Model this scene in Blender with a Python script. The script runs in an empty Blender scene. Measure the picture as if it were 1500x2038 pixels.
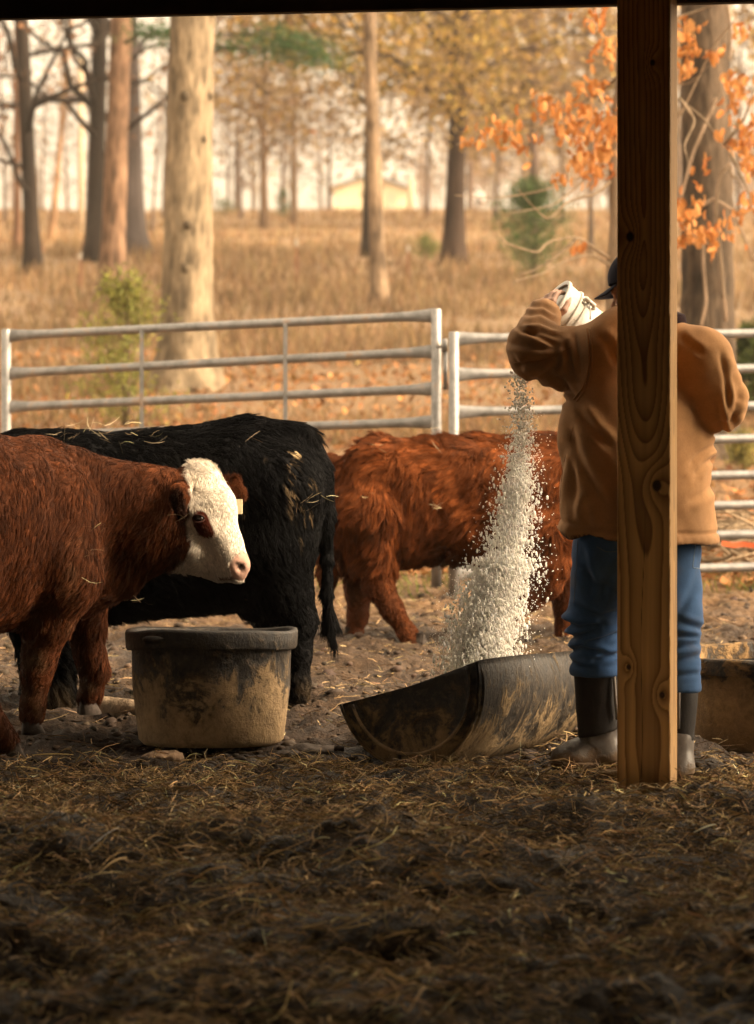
import bpy, math, random
import numpy as np
from mathutils import Vector, Matrix
from mathutils.bvhtree import BVHTree
from mathutils.kdtree import KDTree

SC = bpy.context.scene
COL = SC.collection
RNG = np.random.default_rng(7)
random.seed(7)
PI = math.pi

# ------------------------------------------------------------------ camera
F, YH, H = 6400.0, 640.0, 1.564          # focal length in photo pixels, eye-level row, eye height (m)
cam_d = bpy.data.cameras.new('camera')
cam = bpy.data.objects.new('camera', cam_d); COL.objects.link(cam)
cam.location = (0, 0, H); cam.rotation_euler = (PI/2, 0, 0)
cam_d.sensor_fit = 'VERTICAL'; cam_d.sensor_height = 36.0
cam_d.lens = 36.0*F/2038.0
cam_d.shift_y = -(1019.0-YH)/2038.0
cam_d.clip_start = 0.1; cam_d.clip_end = 5000
cam_d.dof.use_dof = True
cam_d.dof.focus_distance = 11.9
cam_d.dof.aperture_fstop = 3.7
SC.camera = cam

# ------------------------------------------------------------------ sky, sun, exposure
SUN_DIR = Vector((0.76, -0.20, 0.58)).normalized()     # towards the sun
w = bpy.data.worlds.new('World'); SC.world = w; w.use_nodes = True
nt = w.node_tree; nt.nodes.clear()
wo = nt.nodes.new('ShaderNodeOutputWorld'); bg = nt.nodes.new('ShaderNodeBackground')
sky = nt.nodes.new('ShaderNodeTexSky'); sky.sky_type = 'NISHITA'; sky.sun_disc = False
sky.sun_elevation = math.asin(SUN_DIR.z)
sky.sun_rotation = math.atan2(SUN_DIR.x, SUN_DIR.y)
sky.air_density = 1.0; sky.dust_density = 4.0; sky.ozone_density = 1.0
hs = nt.nodes.new('ShaderNodeHueSaturation'); hs.inputs['Saturation'].default_value = 0.05
tint = nt.nodes.new('ShaderNodeMixRGB'); tint.blend_type = 'MULTIPLY'; tint.inputs[0].default_value = 1
tint.inputs[2].default_value = (1.20, 0.965, 0.68, 1)
nt.links.new(sky.outputs[0], hs.inputs['Color']); nt.links.new(hs.outputs[0], tint.inputs[1])
nt.links.new(tint.outputs[0], bg.inputs[0]); bg.inputs[1].default_value = 0.15
nt.links.new(bg.outputs[0], wo.inputs[0])
sd = bpy.data.lights.new('sun', 'SUN'); sd.energy = 1.1; sd.angle = math.radians(11); sd.color = (1, 0.78, 0.54)
so = bpy.data.objects.new('sun', sd); COL.objects.link(so)
so.rotation_euler = SUN_DIR.to_track_quat('Z', 'Y').to_euler()
vs = SC.view_settings
vs.view_transform = 'Standard'; vs.look = 'None'; vs.gamma = 1.0; vs.use_curve_mapping = False
vs.exposure = 2.15
SC.render.engine = 'CYCLES'
cy = SC.cycles
cy.use_denoising = True
try: cy.denoiser = 'OPENIMAGEDENOISE'
except Exception: pass
cy.volume_bounces = 0; cy.max_bounces = 6; cy.diffuse_bounces = 3; cy.glossy_bounces = 2; cy.transmission_bounces = 3
cy.transparent_max_bounces = 8; cy.caustics_reflective = False; cy.caustics_refractive = False
try:
    SC.cycles_curves.shape = 'RIBBONS'; SC.cycles_curves.subdivisions = 2
except Exception: pass

# ------------------------------------------------------------------ numeric helpers
def W(px, py, Y):
    return np.array([(px-750.0)*Y/F, Y, H-(py-YH)*Y/F])

def hash3(ix, iy, iz, seed):
    h = (ix.astype(np.uint32)*np.uint32(374761393) + iy.astype(np.uint32)*np.uint32(668265263)
         + iz.astype(np.uint32)*np.uint32(2246822519) + np.uint32((seed*3266489917) & 0xffffffff))
    h = (h ^ (h >> np.uint32(13)))*np.uint32(1274126177)
    h = (h ^ (h >> np.uint32(16)))*np.uint32(2654435761)
    h = h ^ (h >> np.uint32(15))
    return h.astype(np.float64)/4294967295.0*2-1

def vn(p, s=1.0, seed=0):
    """value noise in -1..1 of points (N,3)"""
    p = np.asarray(p, float)*s
    i = np.floor(p).astype(np.int64); f = p-i; f = f*f*(3-2*f)
    out = 0
    for dx in (0, 1):
        wx = f[:, 0] if dx else 1-f[:, 0]
        for dy in (0, 1):
            wy = f[:, 1] if dy else 1-f[:, 1]
            for dz in (0, 1):
                wz = f[:, 2] if dz else 1-f[:, 2]
                out = out + wx*wy*wz*hash3(i[:, 0]+dx, i[:, 1]+dy, i[:, 2]+dz, seed)
    return out

def fbm(p, s=1.0, seed=0, o=3):
    r, a, t = 0, 1.0, 0.0
    for k in range(o):
        r = r + a*vn(p, s*2**k, seed+k*17); t += a; a *= 0.5
    return r/t

def vvec(p, s, seed):
    return np.stack([vn(p, s, seed), vn(p, s, seed+31), vn(p, s, seed+67)], 1)

def sstep(a, b, x):
    t = np.clip((x-a)/(b-a), 0, 1); return t*t*(3-2*t)

def nrm(v):
    return v/np.maximum(np.linalg.norm(v, axis=-1, keepdims=True), 1e-9)

# ------------------------------------------------------------------ mesh helpers
def mesh_np(name, V, faces, smooth=True):
    """faces: (N,3) or (N,4) int array"""
    me = bpy.data.meshes.new(name)
    V = np.ascontiguousarray(V, np.float32); faces = np.ascontiguousarray(faces, np.int32)
    n, k = faces.shape
    me.vertices.add(len(V)); me.vertices.foreach_set('co', V.ravel())
    me.loops.add(n*k); me.loops.foreach_set('vertex_index', faces.ravel())
    me.polygons.add(n); me.polygons.foreach_set('loop_start', np.arange(0, n*k, k, dtype=np.int32))
    try: me.polygons.foreach_set('loop_total', np.full(n, k, np.int32))
    except Exception: pass
    me.polygons.foreach_set('use_smooth', np.full(n, smooth, bool))
    me.update(calc_edges=True)
    return me

def set_col(me, c):
    a = me.color_attributes.new('Col', 'FLOAT_COLOR', 'POINT')
    c = np.asarray(c, np.float32)
    if c.shape[1] == 3: c = np.concatenate([c, np.ones((len(c), 1), np.float32)], 1)
    a.data.foreach_set('color', np.ascontiguousarray(c).ravel())

def obj(name, data, mat=None, parent=None, **tags):
    o = bpy.data.objects.new(name, data); COL.objects.link(o)
    if mat is not None and data is not None: data.materials.append(mat)
    if parent is not None: o.parent = parent
    for k, v in tags.items(): o[k] = v
    return o

def thing(name, label, cat, loc=(0, 0, 0), group=None):
    o = bpy.data.objects.new(name, None); COL.objects.link(o)
    o.location = loc; o['label'] = label; o['category'] = cat
    o.empty_display_size = 0.1
    if group: o['group'] = group
    o_m[o.name] = np.array(loc, float)
    return o
o_m = {}

def local(parent, V):
    """world points -> parent's local (parents are unrotated Empties)"""
    return np.asarray(V)-o_m[parent.name]

def lathe(prof, n=48, closed=True):
    """prof: list of (r,z); returns V, quads"""
    prof = np.array(prof, float); m = len(prof)
    a = np.arange(n)*2*PI/n
    V = np.stack([np.outer(prof[:, 0], np.cos(a)), np.outer(prof[:, 0], np.sin(a)), np.repeat(prof[:, 1:2], n, 1)], 2).reshape(-1, 3)
    q = []
    for i in range(m-1):
        for j in range(n):
            k = (j+1) % n
            q.append((i*n+j, i*n+k, (i+1)*n+k, (i+1)*n+j))
    return V, np.array(q)

def tube(P, R, n=8, cap=True):
    """tapered tube along polyline"""
    P = np.asarray(P, float); m = len(P); R = np.broadcast_to(np.asarray(R, float), (m,))
    T = np.gradient(P, axis=0); T = nrm(T)
    up = np.array([0, 0, 1.0]) if abs(T[0][2]) < 0.9 else np.array([1.0, 0, 0])
    a = np.arange(n)*2*PI/n
    V = []
    u = nrm(np.cross(T[0], up))
    for i in range(m):
        u = nrm(u-np.dot(u, T[i])*T[i]); v = np.cross(T[i], u)
        V.append(P[i]+R[i]*(np.outer(np.cos(a), u)+np.outer(np.sin(a), v)))
    V = np.concatenate(V)
    q = [(i*n+j, i*n+(j+1) % n, (i+1)*n+(j+1) % n, (i+1)*n+j) for i in range(m-1) for j in range(n)]
    if cap:
        c0 = len(V); V = np.concatenate([V, P[:1], P[-1:]])
        q += [(c0, (j+1) % n, j, c0) for j in range(n)]
        q += [(c0+1, (m-1)*n+j, (m-1)*n+(j+1) % n, c0+1) for j in range(n)]
    return V, np.array(q)

class MB:
    """collects vertices and faces of ONE mesh"""
    def __init__(s): s.V = []; s.F = []; s.C = []; s.n = 0
    def add(s, V, Q, c=None):
        s.V.append(np.asarray(V, float)); s.F.extend((np.asarray(Q)+s.n).tolist()); s.n += len(V)
        if c is not None:
            c = np.asarray(c, float)
            s.C.append(np.broadcast_to(c, (len(V), 3)))
        return s
    def tube(s, P, R, n=8, c=None): return s.add(*tube(P, R, n), c=c)
    def box(s, lo, hi, c=None):
        lo = np.array(lo, float); hi = np.array(hi, float)
        V = np.array([[x, y, z] for x in (lo[0], hi[0]) for y in (lo[1], hi[1]) for z in (lo[2], hi[2])])
        return s.add(V, [(0, 1, 3, 2), (4, 6, 7, 5), (0, 4, 5, 1), (2, 3, 7, 6), (0, 2, 6, 4), (1, 5, 7, 3)], c)
    def build(s, name, mat, parent=None, smooth=True, loc=None, **tags):
        me = bpy.data.meshes.new(name)
        V = np.concatenate(s.V)
        if parent is not None and loc is None: V = local(parent, V)
        if loc is not None: V = V-np.array(loc)
        fs = [tuple(dict.fromkeys(f)) for f in s.F]
        me.from_pydata(V.tolist(), [], fs)
        me.polygons.foreach_set('use_smooth', np.full(len(me.polygons), smooth, bool))
        if s.C: set_col(me, np.concatenate(s.C))
        o = obj(name, me, mat, parent, **tags)
        if loc is not None: o.location = loc
        return o

def bevel(o, wd=0.01, seg=2):
    m = o.modifiers.new('bevel', 'BEVEL'); m.width = wd; m.segments = seg; m.limit_method = 'ANGLE'
    return o

# ------------------------------------------------------------------ implicit surfaces
class SDF:
    def __init__(s, lo, hi, res):
        s.lo = np.array(lo, float); s.res = res
        s.n = np.ceil((np.array(hi)-s.lo)/res).astype(int)+1
        s.ax = [s.lo[i]+np.arange(s.n[i])*res for i in range(3)]
        s.f = np.full(tuple(s.n), 10.0, np.float32)
    def _sl(s, lo, hi):
        a = np.clip(np.floor((lo-s.lo)/s.res).astype(int), 0, s.n-1)
        b = np.clip(np.ceil((hi-s.lo)/s.res).astype(int)+1, a+1, s.n)
        return tuple(slice(a[i], b[i]) for i in range(3))
    def _pts(s, sl):
        return np.meshgrid(*[s.ax[i][sl[i]].astype(np.float32) for i in range(3)], indexing='ij')
    def _mix(s, sl, d, k, sub):
        g = s.f[sl]
        if sub:
            d = -d
            h = np.clip(0.5-0.5*(g-d)/k, 0, 1); s.f[sl] = g*(1-h)+d*h+k*h*(1-h)
        else:
            h = np.clip(0.5+0.5*(g-d)/k, 0, 1); s.f[sl] = g*(1-h)+d*h-k*h*(1-h)
    def cap(s, a, ra, b, rb, k=0.03, sy=1.0, yaw=0.0, sub=False):
        """tapered capsule; sy flattens it across the (yawed) horizontal y axis"""
        a = np.array(a, float); b = np.array(b, float)
        R = max(ra, rb)*max(1, sy)+2.5*k+3*s.res
        sl = s._sl(np.minimum(a, b)-R, np.maximum(a, b)+R)
        x, y, z = s._pts(sl)
        c, sn = math.cos(yaw), math.sin(yaw)
        def tr(x, y): return x*c+y*sn, (-x*sn+y*c)/sy
        x0, y0 = tr(x-a[0], y-a[1]); z0 = z-a[2]
        bx, by = tr(b[0]-a[0], b[1]-a[1]); bz = b[2]-a[2]
        bb = bx*bx+by*by+bz*bz+1e-12
        t = np.clip((x0*bx+y0*by+z0*bz)/bb, 0, 1)
        d = np.sqrt((x0-t*bx)**2+(y0-t*by)**2+(z0-t*bz)**2)-(ra+(rb-ra)*t)
        s._mix(sl, d*(0.5+0.5*min(1, sy)), k, sub)
        return s
    def ell(s, c, r, k=0.03, sub=False, M=None):
        """ellipsoid; M optional 3x3 (rows = local axes)"""
        c = np.array(c, float); r = np.array(r, float)
        R = max(r)+2.5*k+3*s.res
        sl = s._sl(c-R, c+R); x, y, z = s._pts(sl)
        x = x-c[0]; y = y-c[1]; z = z-c[2]
        if M is not None:
            M = np.asarray(M)
            x, y, z = (M[i, 0]*x+M[i, 1]*y+M[i, 2]*z for i in range(3))
        k0 = np.sqrt((x/r[0])**2+(y/r[1])**2+(z/r[2])**2); k1 = np.sqrt((x/r[0]**2)**2+(y/r[1]**2)**2+(z/r[2]**2)**2)
        s._mix(sl, k0*(k0-1)/np.maximum(k1, 1e-6), k, sub)
        return s
    def cut(s, n, p):
        """remove the half space on the side n of point p"""
        n = np.array(n, float); n /= np.linalg.norm(n)
        x, y, z = s._pts((slice(None),)*3)
        d = (x-p[0])*n[0]+(y-p[1])*n[1]+(z-p[2])*n[2]
        s.f = np.maximum(s.f, d)
        return s
    def mesh(s, smooth=1):
        f = s.f; f[[0, -1]] = 1; f[:, [0, -1]] = 1; f[:, :, [0, -1]] = 1
        sg = f < 0
        m = sum(sg[i:sg.shape[0]-1+i, j:sg.shape[1]-1+j, k:sg.shape[2]-1+k].astype(np.int8) for i in (0, 1) for j in (0, 1) for k in (0, 1))
        act = np.argwhere((m > 0) & (m < 8))
        idm = np.full(m.shape, -1, np.int32); idm[tuple(act.T)] = np.arange(len(act))
        cs = [(i, j, k) for i in (0, 1) for j in (0, 1) for k in (0, 1)]
        val = {c: f[act[:, 0]+c[0], act[:, 1]+c[1], act[:, 2]+c[2]] for c in cs}
        acc = np.zeros((len(act), 3)); cnt = np.zeros(len(act))
        for c in cs:
            for ax in range(3):
                if c[ax]: continue
                e = list(c); e[ax] = 1; e = tuple(e)
                v0, v1 = val[c], val[e]; x = (v0 < 0) != (v1 < 0)
                t = np.where(x, v0/np.where(x, v0-v1, 1), 0)
                p = np.tile(np.array(c, float), (len(act), 1)); p[:, ax] += t
                acc += p*x[:, None]; cnt += x
        V = s.lo+(act+acc/cnt[:, None])*s.res
        Q = []
        for ax in range(3):
            o1, o2 = (ax+1) % 3, (ax+2) % 3
            sl0 = [slice(None)]*3; sl1 = [slice(None)]*3
            sl0[ax] = slice(0, -1); sl1[ax] = slice(1, None)
            a, b = sg[tuple(sl0)], sg[tuple(sl1)]
            E = np.argwhere(a != b)
            E = E[(E[:, o1] > 0) & (E[:, o2] > 0) & (E[:, o1] < m.shape[o1]) & (E[:, o2] < m.shape[o2])]
            ins = a[tuple(E.T)]
            def g(d1, d2):
                q = E.copy(); q[:, o1] += d1; q[:, o2] += d2
                return idm[tuple(q.T)]
            q = np.stack([g(-1, -1), g(0, -1), g(0, 0), g(-1, 0)], 1)
            q[~ins] = q[~ins][:, ::-1]
            Q.append(q)
        Q = np.concatenate(Q); Q = Q[(Q >= 0).all(1)]
        for _ in range(smooth):
            for lam in (0.5, -0.45):
                S = np.zeros_like(V); C = np.zeros(len(V))
                for i in range(4):
                    np.add.at(S, Q[:, i], V[Q[:, (i+1) % 4]]+V[Q[:, (i+3) % 4]]); np.add.at(C, Q[:, i], 2)
                V = V+lam*(S/np.maximum(C, 1)[:, None]-V)
        return V, Q

def vnormals(V, Q):
    n = np.cross(V[Q[:, 2]]-V[Q[:, 0]], V[Q[:, 3]]-V[Q[:, 1]]) if Q.shape[1] == 4 else np.cross(V[Q[:, 1]]-V[Q[:, 0]], V[Q[:, 2]]-V[Q[:, 0]])
    N = np.zeros_like(V)
    for i in range(Q.shape[1]): np.add.at(N, Q[:, i], n)
    return nrm(N)

def proj(V):
    """world points -> photo pixels"""
    return 750+V[:, 0]*F/V[:, 1], YH+(H-V[:, 2])*F/V[:, 1]

class Surf:
    """first hit of a view ray from the eye point used only to lay small parts ON a surface"""
    def __init__(s, V, Q): s.t = BVHTree.FromPolygons([tuple(v) for v in V], [tuple(q) for q in Q])
    def at(s, px, py):
        d = Vector(W(px, py, 1.0)-np.array([0, 0, H])).normalized()
        l, n, i, dist = s.t.ray_cast(Vector((0, 0, H)), d)
        return (np.array(l), np.array(n)) if l is not None else (None, None)

# ------------------------------------------------------------------ materials
def new_mat(name, rough=0.8, spec=0.3):
    m = bpy.data.materials.new(name); m.use_nodes = True
    b = m.node_tree.nodes['Principled BSDF']
    b.inputs['Roughness'].default_value = rough
    b.inputs['Specular IOR Level'].default_value = spec
    return m, m.node_tree, b

def N(nt, t, **kw):
    n = nt.nodes.new(t)
    for k, v in kw.items():
        if k in n.inputs: n.inputs[k].default_value = v
        else: setattr(n, k, v)
    return n

def ramp(nt, src, stops):
    r = nt.nodes.new('ShaderNodeValToRGB'); e = r.color_ramp.elements
    while len(e) < len(stops): e.new(0.5)
    for i, (p, c) in enumerate(stops):
        e[i].position = p
        e[i].color = (c, c, c, 1) if not hasattr(c, '__len__') else (*c, 1)
    nt.links.new(src, r.inputs[0]); return r.outputs[0]

def coords(nt, kind='Object', scale=(1, 1, 1)):
    t = nt.nodes.new('ShaderNodeTexCoord'); m = nt.nodes.new('ShaderNodeMapping')
    m.inputs['Scale'].default_value = scale
    nt.links.new(t.outputs[kind], m.inputs[0]); return m.outputs[0]

def noise(nt, vec, scale, detail=4, rough=0.6, dist=0.0):
    n = N(nt, 'ShaderNodeTexNoise', Scale=scale, Detail=detail, Roughness=rough, Distortion=dist)
    nt.links.new(vec, n.inputs['Vector']); return n.outputs[0]

def mixc(nt, fac, a, b, mode='MIX'):
    m = nt.nodes.new('ShaderNodeMixRGB'); m.blend_type = mode
    for i, x in ((0, fac), (1, a), (2, b)):
        if isinstance(x, (int, float)): m.inputs[i].default_value = x if i == 0 else (x, x, x, 1)
        elif hasattr(x, '__len__'): m.inputs[i].default_value = (*x, 1)
        else: nt.links.new(x, m.inputs[i])
    return m.outputs[0]

def bump(nt, b, src, dist, strength=1.0):
    n = N(nt, 'ShaderNodeBump', Strength=strength, Distance=dist)
    nt.links.new(src, n.inputs['Height']); nt.links.new(n.outputs[0], b.inputs['Normal'])

def mat_simple(name, c, rough=0.8, spec=0.3, var=0.25, scale=8, bscale=40, bdist=0.002, metal=0):
    m, nt, b = new_mat(name, rough, spec)
    v = coords(nt); n = noise(nt, v, scale)
    lo = tuple(x*(1-var) for x in c); hi = tuple(min(1, x*(1+var)) for x in c)
    nt.links.new(ramp(nt, n, [(0.3, lo), (0.7, hi)]), b.inputs['Base Color'])
    b.inputs['Metallic'].default_value = metal
    if bdist: bump(nt, b, noise(nt, v, bscale), bdist)
    return m

def mat_col(name, rough=0.8, spec=0.3, bscale=60, bdist=0.001, attr='Col', trans=0.0, var=0.0, stretch=(1, 1, 1)):
    m, nt, b = new_mat(name, rough, spec)
    a = nt.nodes.new('ShaderNodeAttribute'); a.attribute_name = attr
    src = a.outputs['Color']
    if var:
        src = mixc(nt, 1.0, src, ramp(nt, noise(nt, coords(nt, 'Object', stretch), bscale*0.7, 6, 0.7), [(0.25, 1-var), (0.75, 1+var)]), 'MULTIPLY')
    nt.links.new(src, b.inputs['Base Color'])
    if bdist: bump(nt, b, noise(nt, coords(nt, 'Object', stretch), bscale, 6, 0.65), bdist)
    if trans:
        t = nt.nodes.new('ShaderNodeBsdfTranslucent'); nt.links.new(src, t.inputs['Color'])
        x = nt.nodes.new('ShaderNodeMixShader'); x.inputs[0].default_value = trans
        nt.links.new(b.outputs[0], x.inputs[1]); nt.links.new(t.outputs[0], x.inputs[2])
        nt.links.new(x.outputs[0], nt.nodes['Material Output'].inputs['Surface'])
    return m

M = {}
M['coat'] = mat_col('coat_skin', 0.8, 0.1, 80, 0.002)
M['fur'] = mat_col('fur', 0.62, 0.06, 60, 0, attr='hcol')
M['leaf'] = mat_col('leaf', 0.7, 0.2, 60, 0, trans=0.45)
M['straw'] = mat_col('straw', 0.75, 0.25, 60, 0)
M['bark'] = mat_col('bark', 0.9, 0.15, 7, 0.05, var=0.45, stretch=(2.2, 2.2, 0.45))
M['grain'] = mat_col('grain', 0.8, 0.15, 60, 0, trans=0.45)
M['wood'] = mat_col('wood', 0.7, 0.25, 120, 0.0006)

# ------------------------------------------------------------------ ground
_ys = np.array([-60, 19.3, 24, 33, 45, 60, 110, 140, 200, 300, 420, 600, 3000.0])
_zs = np.array([0, 0, 0.22, 0.87, 1.68, 2.7, 5.25, 6.35, 8.5, 11.8, 15.2, 17, 17.0])
def base_h(y):
    y = np.asarray(y, float)
    return (np.interp(y-1.5, _ys, _zs)+np.interp(y, _ys, _zs)+np.interp(y+1.5, _ys, _zs))/3

def relief(x, y):
    P = np.stack([x, y, np.zeros_like(x)], 1)
    yard = sstep(20.5, 18.5, y)
    h = 0.050*fbm(P, 1.3, 3, 2)+0.045*fbm(P, 4.5, 9, 3)
    r = 1-np.abs(fbm(P, 7.0, 21, 3)); h = h+0.030*(r-0.75)+0.020*fbm(P, 13.0, 33, 2)+0.016*np.abs(fbm(P, 22.0, 37, 1))
    hoof = np.minimum(0, vn(P, 6.0, 40)+0.40)*0.09
    bed = sstep(11.1, 10.2, y)
    h = h+hoof*(1-bed)*sstep(11.5, 12.5, y)+bed*(0.075*fbm(P, 1.3, 51, 2)+0.055*fbm(P, 3.4, 57, 3)+0.03)
    h = h+0.0*x          # earth heaped at the post
    h = h-0.035*np.exp(-((x-0.19)/0.38)**2-((y-11.05)/0.28)**2)          # hollow before the trough
    # trodden flat where things stand
    out = h*yard+0.05*fbm(P, 0.6, 5, 2)*(1-yard)
    for (cx, cyy, r0) in FLAT:
        k = sstep(r0*1.5, r0*0.7, np.hypot(x-cx, y-cyy)); out = out*(1-k)+k*np.minimum(out, -0.004)
    return out
FLAT = []
def gh(x, y):
    x = np.atleast_1d(np.asarray(x, float)); y = np.atleast_1d(np.asarray(y, float))
    return base_h(y)+relief(x, y)

# ================================================================== SETTING
TUB_A = (W(420, 1475, 11.98)[0], 11.98)
TUB_B = (W(1545, 1475, 11.95)[0], 11.95)
FLAT += [(TUB_A[0], TUB_A[1], 0.30), (TUB_B[0], TUB_B[1], 0.36), (W(860, 1500, 11.3)[0], 11.3, 0.18), (W(980, 1500, 11.6)[0], 11.6, 0.18),
         (W(1160, 1530, 11.22)[0], 11.22, 0.12), (W(1345, 1560, 10.9)[0], 10.9, 0.10)]

FLAT += [(0.92, 10.58, 0.26)]
FLAT += [(W(a, 0, y)[0], y, 0.11) for a, y in ((60, 12.19), (172, 12.57), (22, 11.445), (588, 13.04), (540, 13.36), (116, 13.04), (63, 13.36), (832, 15.46), (698, 15.74), (1122, 15.74))]

def ground():
    xs = np.concatenate([-np.geomspace(2500, 2.45, 46), np.arange(-2.4, 2.4, 0.018), np.geomspace(2.45, 2500, 46)])
    ys = np.concatenate([np.linspace(-60, 6.2, 26), np.arange(6.4, 20.0, 0.022), np.geomspace(20.05, 3000, 150)])
    X, Y = np.meshgrid(xs, ys)
    z = gh(X.ravel(), Y.ravel())
    V = np.stack([X.ravel(), Y.ravel(), z], 1)
    nx, ny = len(xs), len(ys)
    i = np.arange(nx*ny).reshape(ny, nx)
    Q = np.stack([i[:-1, :-1], i[:-1, 1:], i[1:, 1:], i[1:, :-1]], 2).reshape(-1, 4)
    me = mesh_np('ground', V, Q)
    m, nt, b = new_mat('ground', 0.9, 0.25)
    g = nt.nodes.new('ShaderNodeNewGeometry'); pos = g.outputs['Position']
    sep = nt.nodes.new('ShaderNodeSeparateXYZ'); nt.links.new(pos, sep.inputs[0])
    n1 = noise(nt, pos, 2.2, 6, 0.65); n2 = noise(nt, pos, 14, 5, 0.7); n3 = noise(nt, pos, 60, 3, 0.7)
    mud = ramp(nt, n2, [(0.25, (0.018, 0.011, 0.007)), (0.5, (0.062, 0.040, 0.024)), (0.75, (0.125, 0.083, 0.050))])
    mud = mixc(nt, 0.75, mud, ramp(nt, n3, [(0.3, (0.35, 0.3, 0.25)), (0.7, (1.2, 1.1, 1.0))]), 'MULTIPLY')
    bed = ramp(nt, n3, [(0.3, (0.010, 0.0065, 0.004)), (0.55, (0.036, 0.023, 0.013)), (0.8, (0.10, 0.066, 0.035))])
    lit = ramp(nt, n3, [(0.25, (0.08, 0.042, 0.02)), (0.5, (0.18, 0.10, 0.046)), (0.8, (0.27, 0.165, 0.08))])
    gra = ramp(nt, noise(nt, pos, 1.1, 6, 0.75), [(0.3, (0.10, 0.057, 0.029)), (0.5, (0.165, 0.103, 0.053)), (0.7, (0.22, 0.143, 0.075))])
    def zone(a, c):
        ad = N(nt, 'ShaderNodeMath', operation='MULTIPLY_ADD'); nt.links.new(n1, ad.inputs[0]); ad.inputs[1].default_value = (c-a)*1.6
        nt.links.new(sep.outputs['Y'], ad.inputs[2])
        mr = N(nt, 'ShaderNodeMapRange'); nt.links.new(ad.outputs[0], mr.inputs[0])
        mr.inputs[1].default_value = a+(c-a)*0.4; mr.inputs[2].default_value = c+(c-a)*0.8
        return mr.outputs[0]
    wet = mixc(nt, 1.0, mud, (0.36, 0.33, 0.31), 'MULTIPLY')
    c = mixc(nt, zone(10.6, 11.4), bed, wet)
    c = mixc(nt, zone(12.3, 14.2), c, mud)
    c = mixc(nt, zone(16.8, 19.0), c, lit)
    c = mixc(nt, zone(26, 36), c, gra)
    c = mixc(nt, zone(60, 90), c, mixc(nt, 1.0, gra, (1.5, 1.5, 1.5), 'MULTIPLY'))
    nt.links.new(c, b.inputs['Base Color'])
    # wet patches in the mud
    nt.links.new(ramp(nt, n1, [(0.42, 0.55), (0.6, 0.95)]), b.inputs['Roughness'])
    ad = N(nt, 'ShaderNodeMath', operation='ADD'); nt.links.new(n2, ad.inputs[0]); nt.links.new(n3, ad.inputs[1])
    bump(nt, b, ad.outputs[0], 0.02, 0.9)
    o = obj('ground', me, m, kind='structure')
ground()

def strips(c, az, ln, wd, pitch, curl, col, name, mat, kind='stuff', roll=None):
    """thin bent ribbons, all in one mesh"""
    n = len(c)
    d = np.stack([np.cos(az)*np.cos(pitch), np.sin(az)*np.cos(pitch), np.sin(pitch)], 1)
    s = np.stack([-np.sin(az), np.cos(az), np.zeros(n)], 1)
    up = np.cross(d, s)*-1
    r = RNG.uniform(0, 6.28, n) if roll is None else roll
    wv = s*np.cos(r)[:, None]+np.cross(d, s)*np.sin(r)[:, None]
    ts = np.array([-0.5, -0.12, 0.2, 0.5])
    V = []
    for t in ts:
        p = c+d*(t*ln)[:, None]+(s*np.cos(r*1.7)[:, None]+np.cross(s, d)*np.sin(r*1.7)[:, None])*(curl*ln*(0.25-t*t))[:, None]
        wk = wd*(1.0 if abs(t) < 0.4 else 0.6)
        V += [p-wv*wk[:, None]*0.5, p+wv*wk[:, None]*0.5]
    V = np.stack(V, 1)                       # n,8,3
    b = np.arange(n)[:, None, None]*8
    q = np.array([[0, 1, 3, 2], [2, 3, 5, 4], [4, 5, 7, 6]])[None]
    me = mesh_np(name, V.reshape(-1, 3), (b+q).reshape(-1, 4), False)
    set_col(me, np.repeat(col, 8, 0))
    return me

def tone(n, base, var=0.35, dark=0.0, hue=0.05):
    k = np.exp(RNG.normal(0, var, n))[:, None]*(1-dark*RNG.random((n, 1)))
    c = np.array(base)[None]*k
    return np.clip(c*(1+RNG.normal(0, hue, (n, 3))), 0.003, 0.9)

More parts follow.
